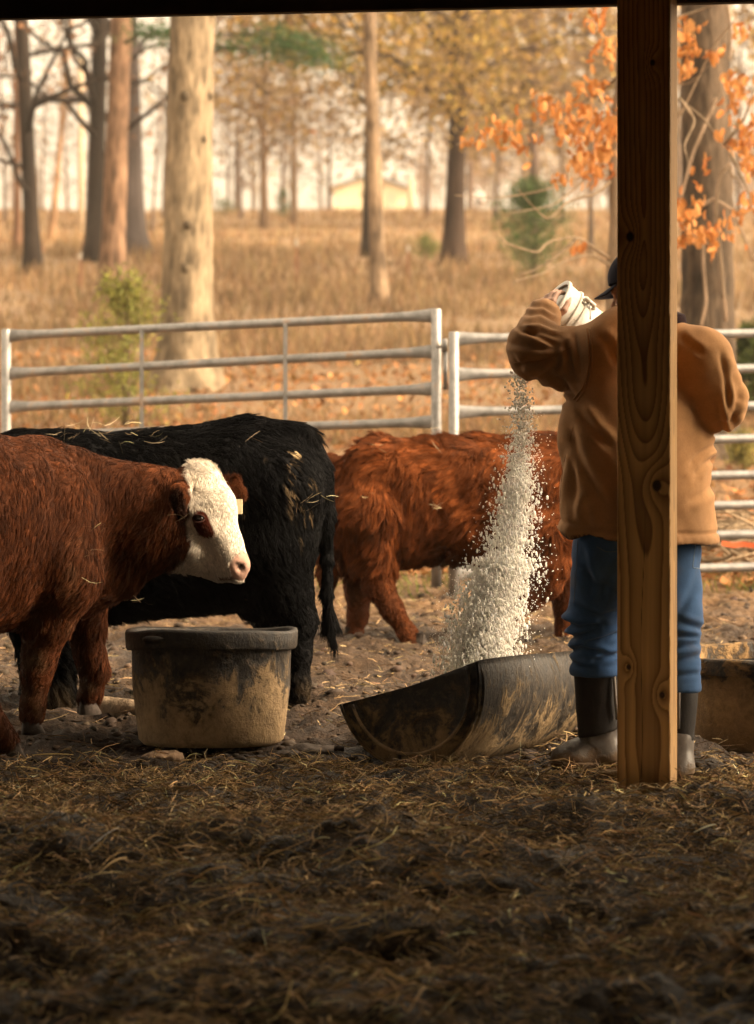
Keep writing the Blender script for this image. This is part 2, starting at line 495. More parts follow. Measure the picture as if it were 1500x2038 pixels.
def straw_bed():
    n = 84000
    Y = 6.7+(11.75-6.7)*RNG.random(n)**0.9
    X = RNG.uniform(-1, 1, n)*(Y*0.125+0.85)
    P = np.stack([X, Y, X*0], 1)
    keep = (1.5*fbm(P, 2.0, 91, 3)+0.80+0.2*(Y < 11)-0.25*sstep(9.0, 7.0, Y)-1.0*sstep(11.0, 11.7, Y) > RNG.uniform(-0.1, 0.8, n))  # straw thinned towards the camera, imitating deeper shade under the roof
    X, Y = X[keep], Y[keep]; n = len(X)
    ln = np.minimum(np.exp(RNG.normal(math.log(0.052), 0.68, n)), 0.15); wd = np.minimum(np.exp(RNG.normal(math.log(0.0025), 0.4, n)), 0.0048)
    z = gh(X, Y)+RNG.uniform(-0.002, 0.03, n)
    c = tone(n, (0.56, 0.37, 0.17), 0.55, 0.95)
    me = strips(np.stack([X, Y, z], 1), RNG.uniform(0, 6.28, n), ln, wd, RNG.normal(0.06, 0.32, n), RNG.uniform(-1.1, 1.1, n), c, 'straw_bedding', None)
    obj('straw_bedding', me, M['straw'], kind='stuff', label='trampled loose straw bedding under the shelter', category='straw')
    # scattered hay in the muddy yard
    n = 26000
    Y = RNG.uniform(11.3, 19, n); X = RNG.uniform(-1, 1, n)*(Y*0.125+0.4)
    P = np.stack([X, Y, X*0], 1)
    keep = fbm(P, 1.6, 191, 2) > RNG.uniform(-0.5, 0.75, n); X, Y = X[keep], Y[keep]; n = len(X)
    ln = np.exp(RNG.normal(math.log(0.05), 0.6, n)); wd = RNG.uniform(0.0018, 0.0045, n)
    c = tone(n, (0.34, 0.23, 0.115), 0.45, 0.8)
    me = strips(np.stack([X, Y, gh(X, Y)+RNG.uniform(0.0, 0.02, n)], 1), RNG.uniform(0, 6.28, n), ln, wd, RNG.normal(0.05, 0.25, n), RNG.uniform(-0.6, 0.6, n), c, 'hay', None)
    obj('scattered_hay', me, M['straw'], kind='stuff', label='loose hay stalks scattered over the muddy yard', category='hay')
straw_bed()

def clods():
    """crumbly lumps of mud and dung too small to pick apart"""
    n = 4000
    Y = 11.0+8*RNG.random(n)**1.2; X = RNG.uniform(-1, 1, n)*(Y*0.125+0.3)
    g = (1+5**0.5)/2
    base = nrm(np.array([[-1, g, 0], [1, g, 0], [-1, -g, 0], [1, -g, 0], [0, -1, g], [0, 1, g], [0, -1, -g], [0, 1, -g], [g, 0, -1], [g, 0, 1], [-g, 0, -1], [-g, 0, 1]]))
    tri = np.array([[0, 11, 5], [0, 5, 1], [0, 1, 7], [0, 7, 10], [0, 10, 11], [1, 5, 9], [5, 11, 4], [11, 10, 2], [10, 7, 6], [7, 1, 8], [3, 9, 4], [3, 4, 2], [3, 2, 6], [3, 6, 8], [3, 8, 9], [4, 9, 5], [2, 4, 11], [6, 2, 10], [8, 6, 7], [9, 8, 1]])
    r = np.minimum(np.exp(RNG.normal(math.log(0.0105), 0.5, n)), 0.024)
    V = base[None]*r[:, None, None]*RNG.uniform(0.7, 1.35, (n, 12, 1))*np.array([1.2, 1.2, 0.8])
    a = RNG.uniform(0, 6.28, n); c, s = np.cos(a), np.sin(a)
    V = np.stack([V[:, :, 0]*c[:, None]-V[:, :, 1]*s[:, None], V[:, :, 0]*s[:, None]+V[:, :, 1]*c[:, None], V[:, :, 2]], 2)
    V += np.stack([X, Y, gh(X, Y)+r*0.05], 1)[:, None]
    me = mesh_np('mud_clods', V.reshape(-1, 3), (np.arange(n)[:, None, None]*12+tri[None]).reshape(-1, 3), True)
    set_col(me, np.repeat(tone(n, (0.042, 0.027, 0.017), 0.4), 12, 0))
    obj('mud_clods', me, M['straw'], kind='stuff', label='crumbly mud clods strewn over the trodden yard', category='mud')
clods()

def litter():
    n = 9000
    Y = 19+19*RNG.random(n)**1.3; X = RNG.uniform(-1, 1, n)*(Y*0.125+0.6)
    s = RNG.uniform(0.03, 0.075, n)
    a = RNG.uniform(0, 6.28, n); p = RNG.normal(0.2, 0.4, n)
    d = np.stack([np.cos(a)*np.cos(p), np.sin(a)*np.cos(p), np.sin(p)], 1)*s[:, None]
    e = np.stack([-np.sin(a), np.cos(a), RNG.normal(0.2, 0.4, n)], 1)*s[:, None]*0.6
    c = np.stack([X, Y, gh(X, Y)+0.03], 1)
    V = np.stack([c-d, c+e, c+d, c-e], 1)
    me = mesh_np('fallen_leaves', V.reshape(-1, 3), (np.arange(n)[:, None]*4+np.arange(4)[None]), False)
    set_col(me, np.repeat(tone(n, (0.26, 0.125, 0.05), 0.4), 4, 0))
    obj('fallen_leaves', me, M['leaf'], kind='stuff', label='orange fallen leaves covering the slope behind the fence', category='leaves')
    # tall dry grass
    n = 125000
    Y = 22+np.exp(RNG.uniform(0, math.log(100), n)); X = RNG.uniform(-1, 1, n)*(Y*0.13+2)
    P = np.stack([X, Y, X*0], 1)
    k = sstep(-0.35, 0.4, fbm(P, 0.35, 301, 3)+0.25*sstep(30, 45, Y)-0.55*sstep(30, 24, Y))
    keep = RNG.random(n) < k+0.05; X, Y, k = X[keep], Y[keep], k[keep]; n = len(X)
    hgt = RNG.uniform(0.08, 0.36, n)*(0.4+0.6*k)*np.where(Y < 30, 0.6, 1)*np.where(Y > 70, 0.8, 1)
    wd = 0.004+0.00035*Y
    a = RNG.uniform(0, 6.28, n)
    c = np.stack([X, Y, gh(X, Y)-0.02], 1)
    s = np.stack([np.cos(a), np.sin(a)*0.3, 0*a], 1)*wd[:, None]
    lean = np.stack([RNG.normal(0, 0.3, n)*hgt, RNG.normal(0, 0.3, n)*hgt, hgt], 1)
    V = np.stack([c-s, c+s, c+lean*0.6+s*0.6, c+lean], 1)
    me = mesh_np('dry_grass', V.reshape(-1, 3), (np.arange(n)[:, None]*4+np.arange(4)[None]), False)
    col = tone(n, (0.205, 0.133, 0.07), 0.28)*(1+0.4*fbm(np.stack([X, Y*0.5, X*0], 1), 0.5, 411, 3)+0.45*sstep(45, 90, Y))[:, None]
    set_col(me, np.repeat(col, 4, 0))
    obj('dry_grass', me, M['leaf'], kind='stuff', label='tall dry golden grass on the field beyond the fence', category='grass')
    # green tufts at the fence foot
    n = 420
    cx = RNG.choice([-0.25, 0.25, 2.1, -1.6], n); X = cx+RNG.normal(0, 0.28, n); Y = 18.9+RNG.normal(0, 0.4, n)
    c = np.stack([X, Y, gh(X, Y)], 1)
    col = tone(n, (0.13, 0.14, 0.035), 0.3)
    me = strips(c+np.array([0, 0, 0.03]), RNG.uniform(0, 6.28, n), RNG.uniform(0.06, 0.16, n), np.full(n, 0.006), RNG.uniform(0.5, 1.4, n), RNG.uniform(-0.5, 0.5, n), col, 'green_grass', None)
    obj('green_grass', me, M['leaf'], kind='stuff', label='sparse green grass tufts at the foot of the pipe fence', category='grass')
litter()

# ---- the shelter: post, beam, roof, and unseen walls added for shade
YAW = math.radians(-13)
def barn():
    base = W(1288, 1566, 10.72); base[2] = 0
    o = thing('barn', 'open wooden shelter with brown square post and dark overhead beam', 'shelter', tuple(base))
    o.rotation_euler = (0, 0, YAW)
    dark = mat_simple('dark_timber', (0.05, 0.032, 0.02), 0.8, 0.2, 0.4, 6, 30, 0.003)
    tin = mat_simple('roof_metal', (0.16, 0.15, 0.14), 0.6, 0.3, 0.2, 2, 20, 0)
    brd = mat_simple('shade_wall_boards', (0.10, 0.065, 0.04), 0.85, 0.2, 0.4, 4, 30, 0.003)
    def bx(name, lo, hi, m, bv=0.006):
        b = MB().box(lo, hi).build(name, m, None, False); b.parent = o
        if bv: bevel(b, bv)
        return b
    bx('beam', (-9, 0.095, 2.632), (9, 0.175, 2.83), dark)
    bx('roof', (-9.2, -12.5, 2.84), (9.2, 0.45, 2.88), tin, 0)
    bx('wall', (-9.2, -12.5, -0.2), (-9.12, -0.3, 2.835), brd, 0)  # unseen side walls, added to keep the sun out from under the roof
    bx('wall', (9.12, -12.5, -0.2), (9.2, -0.3, 2.835), brd, 0)
    bx('wall', (-9.1, -12.5, 2.0), (9.1, -12.42, 2.835), brd, 0)  # unseen upper back wall, added to cut fill light from behind the camera
    # post: dense skin so grain, checks and knots are part of it
    hw, dp, zb, zt = 0.0885, 0.085, -0.12, 2.832
    def face(u0, u1, nu, fixed, axis, flip):
        us = np.linspace(u0, u1, nu); zs = np.arange(zb, zt+0.001, 0.004)
        U, Z = np.meshgrid(us, zs)
        A = np.full(U.size, fixed)
        V = np.stack([U.ravel(), A, Z.ravel()], 1) if axis == 1 else np.stack([A, U.ravel(), Z.ravel()], 1)
        i = np.arange(U.size).reshape(U.shape)
        Q = np.stack([i[:-1, :-1], i[:-1, 1:], i[1:, 1:], i[1:, :-1]], 2).reshape(-1, 4)
        return V, (Q[:, ::-1] if flip else Q)
    mb = MB()
    KN = [(0.044, 1.022, 0.016), (-0.045, 1.845, 0.014), (0.062, 0.33, 0.010), (-0.05, 0.42, 0.008), (0.03, 2.42, 0.009)]
    for (u0, u1, nu, fx, ax, fl) in ((-hw, hw, 60, -dp, 1, False), (-dp, dp, 50, hw, 0, False), (-hw, hw, 20, dp, 1, True), (-dp, dp, 20, -hw, 0, True)):
        V, Q = face(u0, u1, nu, fx, ax, fl)
        e = V[:, 0] if ax == 1 else V[:, 1]
        z = V[:, 2]; P = np.stack([e, V[:, 1]*0+fx*3, z], 1)
        wob = fbm(P*np.array([1, 1, 0.9]), 1.7, 11, 3)
        dep = 0.05+0.075*np.sin(z*1.7+0.9+1.2*wob)+0.035*wob
        x0 = 0.012*np.sin(z*1.3+1)+0.012*wob
        xx = e-x0
        kd = np.zeros(len(e))
        for (kx, kz, kr) in KN:
            if ax == 1 and fx < 0:
                dd = np.hypot(e-kx, (z-kz)*0.55); kd = kd+0.030*np.exp(-(dd/(kr*2.6))**2)
        r = np.sqrt(xx**2+dep**2)+kd+0.002*fbm(P*np.array([30, 1, 1.5]), 1, 5, 2)
        ph = (r/0.0155) % 1.0
        late = np.clip(ph, 0, 1)**1.8*(1-sstep(0.93, 1.0, ph))
        g = 0.5+0.5*fbm(P*np.array([160, 1, 2.5]), 1, 77, 2)
        light = np.array([0.63, 0.345, 0.11]); darkc = np.array([0.17, 0.066, 0.018])
        c = light[None]*(1-late[:, None])+darkc[None]*late[:, None]
        c = c*(0.80+0.4*g)[:, None]*(1+0.4*fbm(P*np.array([4, 1, 1.2]), 1.5, 13, 3))[:, None]
        if ax == 1 and fx < 0:
            for (kx, kz, kr) in KN:
                dd = np.hypot(e-kx, (z-kz)*0.8); k = sstep(kr*1.25, kr*0.7, dd)
                kc = np.array([0.045, 0.02, 0.008])*(1+0.5*np.sin(dd*900))[:, None]
                c = c*(1-k[:, None])+kc*k[:, None]
            crack = np.exp(-((e+0.004-0.012*(z-0.6)-0.004*np.sin(z*9))/0.0011)**2)*sstep(1.05, 0.8, z)
            c = c*(1-0.85*crack[:, None]); V[:, 1] += 0.004*crack
            V[:, 1] += 0.0016*late*0+0.0008*vn(P, 40, 3)
        elif ax == 0 and fx > 0:
            c = c*0.35+np.array([0.36, 0.235, 0.12])*0.6*(0.7+0.6*g)[:, None]
            # waney edge
        stain = sstep(0.1, 0.6, fbm(P*np.array([6, 1, 0.9]), 1.6, 91, 3)); c = c*(1-0.42*stain[:, None])
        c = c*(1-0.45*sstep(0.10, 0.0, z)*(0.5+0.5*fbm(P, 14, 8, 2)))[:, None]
        # ease the corners
        rr = 0.004
        k = np.clip((np.abs(e)-(abs(u1)-rr))/rr, 0, 1)**2*0.003*(1+0.8*vn(P, 18, 4))
        if ax == 1: V[:, 1] -= np.sign(fx)*k
        else: V[:, 0] -= np.sign(fx)*k
        mb.add(V, Q, c)
    p = mb.build('post', M['wood'], None, True, label='brown square timber post with cathedral grain and knots'); p.parent = o
    # soil heaped round the foot
    return o
BARN = barn()

# ================================================================== FENCE
def galv():
    m, nt, b = new_mat('galvanised_steel', 0.42, 0.5)
    v = coords(nt)
    n = noise(nt, v, 9, 6, 0.7); n2 = noise(nt, v, 55, 3)
    c = ramp(nt, n, [(0.3, (0.14, 0.135, 0.13)), (0.6, (0.30, 0.29, 0.28))])
    rust = ramp(nt, n, [(0.56, 0.0), (0.70, 0.75)])
    c = mixc(nt, rust, c, (0.30, 0.16, 0.07))
    nt.links.new(c, b.inputs['Base Color']); b.inputs['Metallic'].default_value = 0.55
    nt.links.new(ramp(nt, n2, [(0.3, 0.32), (0.7, 0.6)]), b.inputs['Roughness'])
    return m
M['steel'] = galv()

def rail(mb, a, b, r, flat=True):
    """round pipe whose ends are pressed flat and taller where they meet the post"""
    a = np.array(a, float); b = np.array(b, float)
    L = np.linalg.norm(b-a)
    n = 14
    ts = np.array([0, 0.06, 0.14, 0.26, 0.5*L, L-0.26, L-0.14, L-0.06, L])/L
    d = nrm(b-a); up = np.array([0, 0, 1.0]); s = nrm(np.cross(d, up)); u = np.cross(s, d)
    an = np.arange(n)*2*PI/n
    V = []
    for t in ts:
        e = min(t, 1-t)*L
        k = max(0, 1-e/0.26) if flat else 0
        V.append(a+(b-a)*t+np.outer(np.cos(an)*r*(1-0.6*k), s)+np.outer(np.sin(an)*r*(1+0.55*k*k), u))
    V = np.concatenate(V)
    q = [(i*n+j, i*n+(j+1) % n, (i+1)*n+(j+1) % n, (i+1)*n+j) for i in range(len(ts)-1) for j in range(n)]
    mb.add(V, np.array(q))

def make_gate(name, label, A, B, zA, zB, zfoot, uprights, post_r=0.03, top_extra=0.02):
    """A,B: xy of end posts; zA,zB: rail heights at either end"""
    t = thing(name, label, 'gate' if 'gate' in name else 'fence', (A[0], A[1], 0))
    A = np.array(A); B = np.array(B)
    for (P, zs, nm) in ((A, zA, 'end_post'), (B, zB, 'end_post')):
        mb = MB(); mb.tube([(P[0], P[1], zfoot), (P[0], P[1], 0.5), (P[0], P[1], zs[0]+top_extra+0.012), (P[0], P[1], zs[0]+top_extra+0.02)], [post_r, post_r, post_r, post_r*0.8], 14)
        mb.build(nm, M['steel'], t)
    d = nrm(B-A)
    for za, zb in zip(zA, zB):
        mb = MB(); rail(mb, (*(A+d*post_r*0.9), za), (*(B-d*post_r*0.9), zb), 0.0265)
        mb.build('rail', M['steel'], t)
    for f in uprights:
        P = A+(B-A)*f; s = np.array([d[1], -d[0]])*0.024
        mb = MB(); z0 = zA[0]+(zB[0]-zA[0])*f; z1 = zA[-1]+(zB[-1]-zA[-1])*f
        mb.box((P[0]+s[0]-0.012, P[1]+s[1]-0.004, z1), (P[0]+s[0]+0.012, P[1]+s[1]+0.004, z0))
        mb.build('brace', M['steel'], t, False)
    return t

YA, YB = 19.4, 18.25
gA = W(12, 700, YA)[:2]; gB = W(868, 700, YB)[:2]
zl = [W(0, y, YA)[2] for y in (668, 743, 810, 868)]; zr = [W(0, y, YB)[2] for y in (628, 700, 774, 840)]
zl += [zl[-1]-0.20, zl[-1]-0.38]; zr += [zr[-1]-0.21, zr[-1]-0.40]
make_gate('pipe_gate', 'long galvanised pipe gate with two thin braces above the black cow', gA, gB, zl, zr, 0.06, (0.333, 0.667))
YC = 18.15
pA = W(903, 700, YC)[:2]; pB = W(1960, 700, 18.6)[:2]
zz = [W(0, y, YC)[2] for y in (674, 745, 820, 886, 957, 1018, 1078, 1142)]
zq = [W(0, y, 18.6)[2] for y in (655, 724, 798, 862, 935, 994, 1052, 1118)]
make_gate('pipe_fence', 'galvanised pipe fence panel passing behind the person in the tan jacket', pA, pB, zz, zq, 0.0, (0.86,), 0.03)
# latch pin between gate and panel
t = thing('gate_latch', 'short upright steel latch pin between pipe gate and panel', 'latch', (*W(885, 725, 18.2)[:2], 0.8))
mb = MB(); x, y = W(884, 725, 18.2)[:2]
mb.tube([(x, y, W(0, 700, 18.2)[2]), (x, y, W(0, 674, 18.2)[2])], 0.019, 10); mb.build('sleeve', M['steel'], t)
mb = MB(); mb.tube([(x+0.006, y, W(0, 776, 18.2)[2]), (x+0.006, y, W(0, 700, 18.2)[2])], 0.014, 10); mb.build('pin', M['steel'], t)
mb = MB(); mb.tube([(gB[0], gB[1]-0.02, W(0, 690, 18.2)[2]), (x, y, W(0, 690, 18.2)[2])], 0.010, 8); mb.build('arm', M['steel'], t)

# ================================================================== TUBS AND TROUGH
def rubber(name, mudc, amount, streak=(1, 1, 1), basec=(0.009, 0.009, 0.010), top=0.34):
    m, nt, b = new_mat(name, 0.55, 0.35)
    v = coords(nt, 'Object', streak); v1 = coords(nt)
    n = noise(nt, v, 7.5, 8, 0.72, 0.8); n2 = noise(nt, v, 30, 6, 0.75)
    sep = nt.nodes.new('ShaderNodeSeparateXYZ'); nt.links.new(v1, sep.inputs[0])
    hz = N(nt, 'ShaderNodeMapRange'); nt.links.new(sep.outputs['Z'], hz.inputs[0])
    hz.inputs[1].default_value = 0.0; hz.inputs[2].default_value = 0.42; hz.inputs[3].default_value = top; hz.inputs[4].default_value = -0.14
    a = N(nt, 'ShaderNodeMath', operation='ADD'); nt.links.new(n, a.inputs[0]); nt.links.new(hz.outputs[0], a.inputs[1])
    a2 = N(nt, 'ShaderNodeMath', operation='MULTIPLY_ADD'); nt.links.new(n2, a2.inputs[0]); a2.inputs[1].default_value = 0.28; nt.links.new(a.outputs[0], a2.inputs[2])
    mask = ramp(nt, a2.outputs[0], [(0.62-amount, 0.0), (0.71-amount, 0.22), (0.76-amount, 0.72), (0.96-amount, 1.0)])
    mud = ramp(nt, n2, [(0.3, tuple(x*0.55 for x in mudc)), (0.7, mudc)])
    dust = mixc(nt, ramp(nt, n2, [(0.4, 0.0), (0.85, 0.28)]), basec, tuple(x*0.5 for x in mudc))
    nt.links.new(mixc(nt, mask, dust, mud), b.inputs['Base Color'])
    nt.links.new(ramp(nt, mask, [(0.0, 0.45), (0.6, 0.95)]), b.inputs['Roughness'])
    ad = N(nt, 'ShaderNodeMath', operation='MULTIPLY_ADD'); nt.links.new(mask, ad.inputs[0]); ad.inputs[1].default_value = 1.5; nt.links.new(n2, ad.inputs[2])
    bump(nt, b, ad.outputs[0], 0.011, 0.9)
    return m
M['rubber_a'] = rubber('muddy_rubber_a', (0.46, 0.315, 0.17), 0.0, (1, 1, 0.8))
M['rubber_b'] = rubber('muddy_rubber_b', (0.42, 0.255, 0.11), 0.10)
M['rubber_c'] = rubber('muddy_rubber_c', (0.48, 0.33, 0.17), 0.0, (1.6, 1.6, 0.7), top=0.20)
M['rubber_d'] = rubber('muddy_rubber_d', (0.40, 0.255, 0.12), -0.03, top=0.24)

M['lining'] = mat_simple('black_lining', (0.014, 0.013, 0.013), 0.5, 0.4, 0.4, 10, 40, 0.002)
def tub(name, label, xy, r_top, r_bot, h, lip, mat, tilt, grips):
    t = thing(name, label, 'feed tub', (xy[0], xy[1], -0.01))
    V, Q = lathe([(0.001, 0.0), (r_bot-0.02, 0.0), (r_bot, 0.02), (r_bot+(r_top-r_bot)*0.5, h*0.5), (r_top-0.022, h-lip), (r_top-0.018, h-lip+0.004), (r_top-0.03, h-0.02)], 72)
    th = np.arctan2(V[:, 1], V[:, 0])
    V[:, 0] *= 1+0.006*np.sin(2*th+1)+0.004*vn(V, 5, 3); V[:, 1] *= 1+0.006*np.sin(2*th+2)
    o = obj('wall', mesh_np('tub_wall', V, Q), mat, t)
    V, Q = lathe([(r_top-0.031, h-0.02), (r_top-0.034, h-lip), (r_bot-0.016, 0.035), (0.001, 0.033)], 72)
    obj('lining', mesh_np('tub_lining', V, Q), M['lining'], t)
    V, Q = lathe([(r_top-0.03, h-lip+0.002), (r_top-0.004, h-lip), (r_top, h-lip+0.006), (r_top+0.003, h-0.008), (r_top, h), (r_top-0.012, h+0.003), (r_top-0.03, h-0.004), (r_top-0.034, h-lip+0.002)], 72)
    th = np.arctan2(V[:, 1], V[:, 0])
    V[:, 2] += 0.004*np.sin(3*th+0.6)+0.003*np.sin(5*th)
    V[:, 0] *= 1+0.006*np.sin(2*th+1)
    o = obj('rim', mesh_np('tub_rim', V, Q), mat, t)
    for a in grips:
        mb = MB()
        P = [((r_top+0.004)*math.cos(a+k), (r_top+0.004)*math.sin(a+k), h-lip*0.45) for k in np.linspace(-0.16, 0.16, 7)]
        mb.tube(P, [0.006, 0.012, 0.014, 0.014, 0.014, 0.012, 0.006], 8)
        g = mb.build('grip', mat, None); g.parent = t
    t.rotation_euler = tilt
    return t
tub('feed_tub', 'round black rubber feed tub caked with tan mud, in front of the white-faced cow', TUB_A, 0.318, 0.268, 0.425, 0.068, M['rubber_a'], (math.radians(-4.0), 0, 0), (-2.25, 0.9))
tub('feed_tub', 'low wide muddy feed tub at the edge behind the wooden post', TUB_B, 0.335, 0.30, 0.345, 0.060, M['rubber_b'], (math.radians(1.0), 0, 0), (0.3, 2.8))

def trough():
    c = W(812, 1368, 11.32)
    th = math.radians(29); roll = math.radians(-19); R, L = 0.300, 0.92
    t = thing('feed_trough', 'halved black plastic drum used as feed trough, smeared with mud', 'trough', (c[0], c[1], 0))
    ax = np.array([math.sin(th), math.cos(th), -0.045]); ax /= np.linalg.norm(ax)    # along the drum, away from the eye
    ux = nrm(np.cross(ax, [0, 0, 1.0])); uz = np.cross(ux, ax)
    cr, sr = math.cos(roll), math.sin(roll)
    u = ux*cr-uz*sr; v = ux*sr+uz*cr      # u: across the opening, v: up out of the opening
    zc = c[2]+0.005
    C0 = np.array([c[0], c[1], zc])
    def pt(a, r, l): return C0+ax*l+u*r*math.cos(a)+v*r*math.sin(a)
    na, nl = 40, 30
    angs = np.linspace(PI*0.985, 2*PI+0.03, na)
    def shell(r0, r1):
        V = []; 
        for r in (r0, r1):
            for l in np.linspace(0, L, nl):
                rr = r*(1-0.035*max(0, 1-l/0.05)-0.03*max(0, 1-(L-l)/0.05))
                rib = 0.006*math.exp(-((l-0.3)/0.02)**2)+0.006*math.exp(-((l-0.6)/0.02)**2)
                for a in angs:
                    k = 0.010*math.sin(7*l+3*a)*abs(math.cos(a))**3
                    V.append(pt(a, rr+rib+k, l))
        V = np.array(V); Q = []
        for s in (0, 1):
            for i in range(nl-1):
                for j in range(na-1):
                    q = (s*nl*na+i*na+j, s*nl*na+i*na+j+1, s*nl*na+(i+1)*na+j+1, s*nl*na+(i+1)*na+j)
                    Q.append(q if s == 0 else q[::-1])
        for i in range(nl-1):
            for j in (0, na-1):
                Q.append((i*na+j, (i+1)*na+j, nl*na+(i+1)*na+j, nl*na+i*na+j))
        return V, np.array(Q)
    mb = MB(); mb.add(*shell(R, R-0.009)); mb.build('shell', M['rubber_c'], t)
    for l0, s in ((0.012, -1), (L-0.012, 1)):
        # end disc with a raised chime and a stepped inner panel
        mb = MB(); rings = [(R*0.975, 0.0), (R*0.93, 0.004), (R*0.90, 0.004), (R*0.80, -0.002), (R*0.76, 0.008), (R*0.70, 0.014), (R*0.35, 0.014), (0.002, 0.014)]
        V = []
        for (r, dp) in rings:
            for a in angs: V.append(pt(a, r, l0-s*dp))
        for (r, dp) in rings:
            for a in angs: V.append(pt(a, r, l0-s*(dp+0.008)))
        m = len(rings); Q = []
        for sd in (0, 1):
            for i in range(m-1):
                for j in range(na-1):
                    b = sd*m*na
                    q = (b+i*na+j, b+(i+1)*na+j, b+(i+1)*na+j+1, b+i*na+j+1)
                    Q.append(q if (sd == 0) == (s < 0) else q[::-1])
        for i in range(m-1):
            for j in (0, na-1):
                Q.append((i*na+j, (i+1)*na+j, m*na+(i+1)*na+j, m*na+i*na+j))
        mb.add(V, Q); mb.build('end_wall', M['rubber_d'], t)
        mb = MB(); mb.tube([pt(a, R*0.80, l0+s*0.004) for a in np.linspace(PI*1.0, 2*PI, 30)], 0.0065, 6); mb.build('chime', M['rubber_a'], t)
    return t, C0, ax, u, v, R, L
TR, TR_C, TR_AX, TR_U, TR_V, TR_R, TR_L = trough()

# ---- stones, log, feed
def stone(name, label, px, py, w_px, h_px, col, seed, cat, flat=0.5):
    Y = 10010/(py-YH); c = W(px, py, Y); c[2] = gh(c[0], c[1])[0]
    r = w_px*0.5*Y/F
    s = SDF((-r*1.6,)*3, (r*1.6,)*3, r/14)
    s.ell((0, 0, 0), (r, r*0.75, r*flat), 0.01)
    V, Q = s.mesh(1)
    n = vnormals(V, Q); V = V+n*(fbm(V/r, 1.3, seed, 4)*r*0.28)[:, None]
    V = V+n*(np.minimum(0.0, fbm(V/r, 4.0, seed+5, 3))*r*0.08)[:, None]
    m = mat_simple(name+'_mat%d' % seed, col, 0.9, 0.2, 0.5, 14, 60, 0.006)
    o = obj(name, mesh_np(name, V, Q), m, None, label=label, category=cat); o.location = c+np.array([0, 0, r*flat*0.35])
stone('stone', 'rounded tan field stone lying in front of the feed tub', 322, 1502, 88, 30, (0.21, 0.14, 0.09), 3, 'stone', 0.42)
stone('stone', 'flat grey rock slab half sunk in mud between tub and trough', 628, 1503, 92, 24, (0.16, 0.13, 0.11), 8, 'stone', 0.30)
stone('stone', 'small wet flat rock beside the grey slab near the trough', 575, 1507, 58, 18, (0.12, 0.10, 0.085), 12, 'stone', 0.3)
stone('stone', 'pale muddy clod of earth against the foot of the post', 1215, 1556, 50, 16, (0.24, 0.17, 0.10), 18, 'stone', 0.45)
stone('stone', 'dark lump of dung on the straw in the foreground', 850, 1775, 70, 34, (0.05, 0.036, 0.026), 21, 'clod', 0.6)
def log():
    P = [W(195, 1372, 12.75), W(235, 1368, 12.7), W(275, 1378, 12.6), W(320, 1395, 12.5)]
    P = np.array(P); P[:, 2] = 0.035
    V, Q = tube(np.array([P[0]+(P[-1]-P[0])*t for t in np.linspace(0, 1, 24)]), 0.042, 14)
    n = vnormals(V, np.array([q for q in Q if len(set(q)) == 4]))
    V = V+n*(fbm(V, 14, 3, 3)*0.010)[:, None]
    mb = MB(); mb.add(V, Q, np.array([0.24, 0.175, 0.115])*(0.7+0.6*np.random.default_rng(1).random((len(V), 1))))
    mb.build('log', M['bark'], None, label='short grey weathered log on the mud behind the feed tub', category='log')
log()

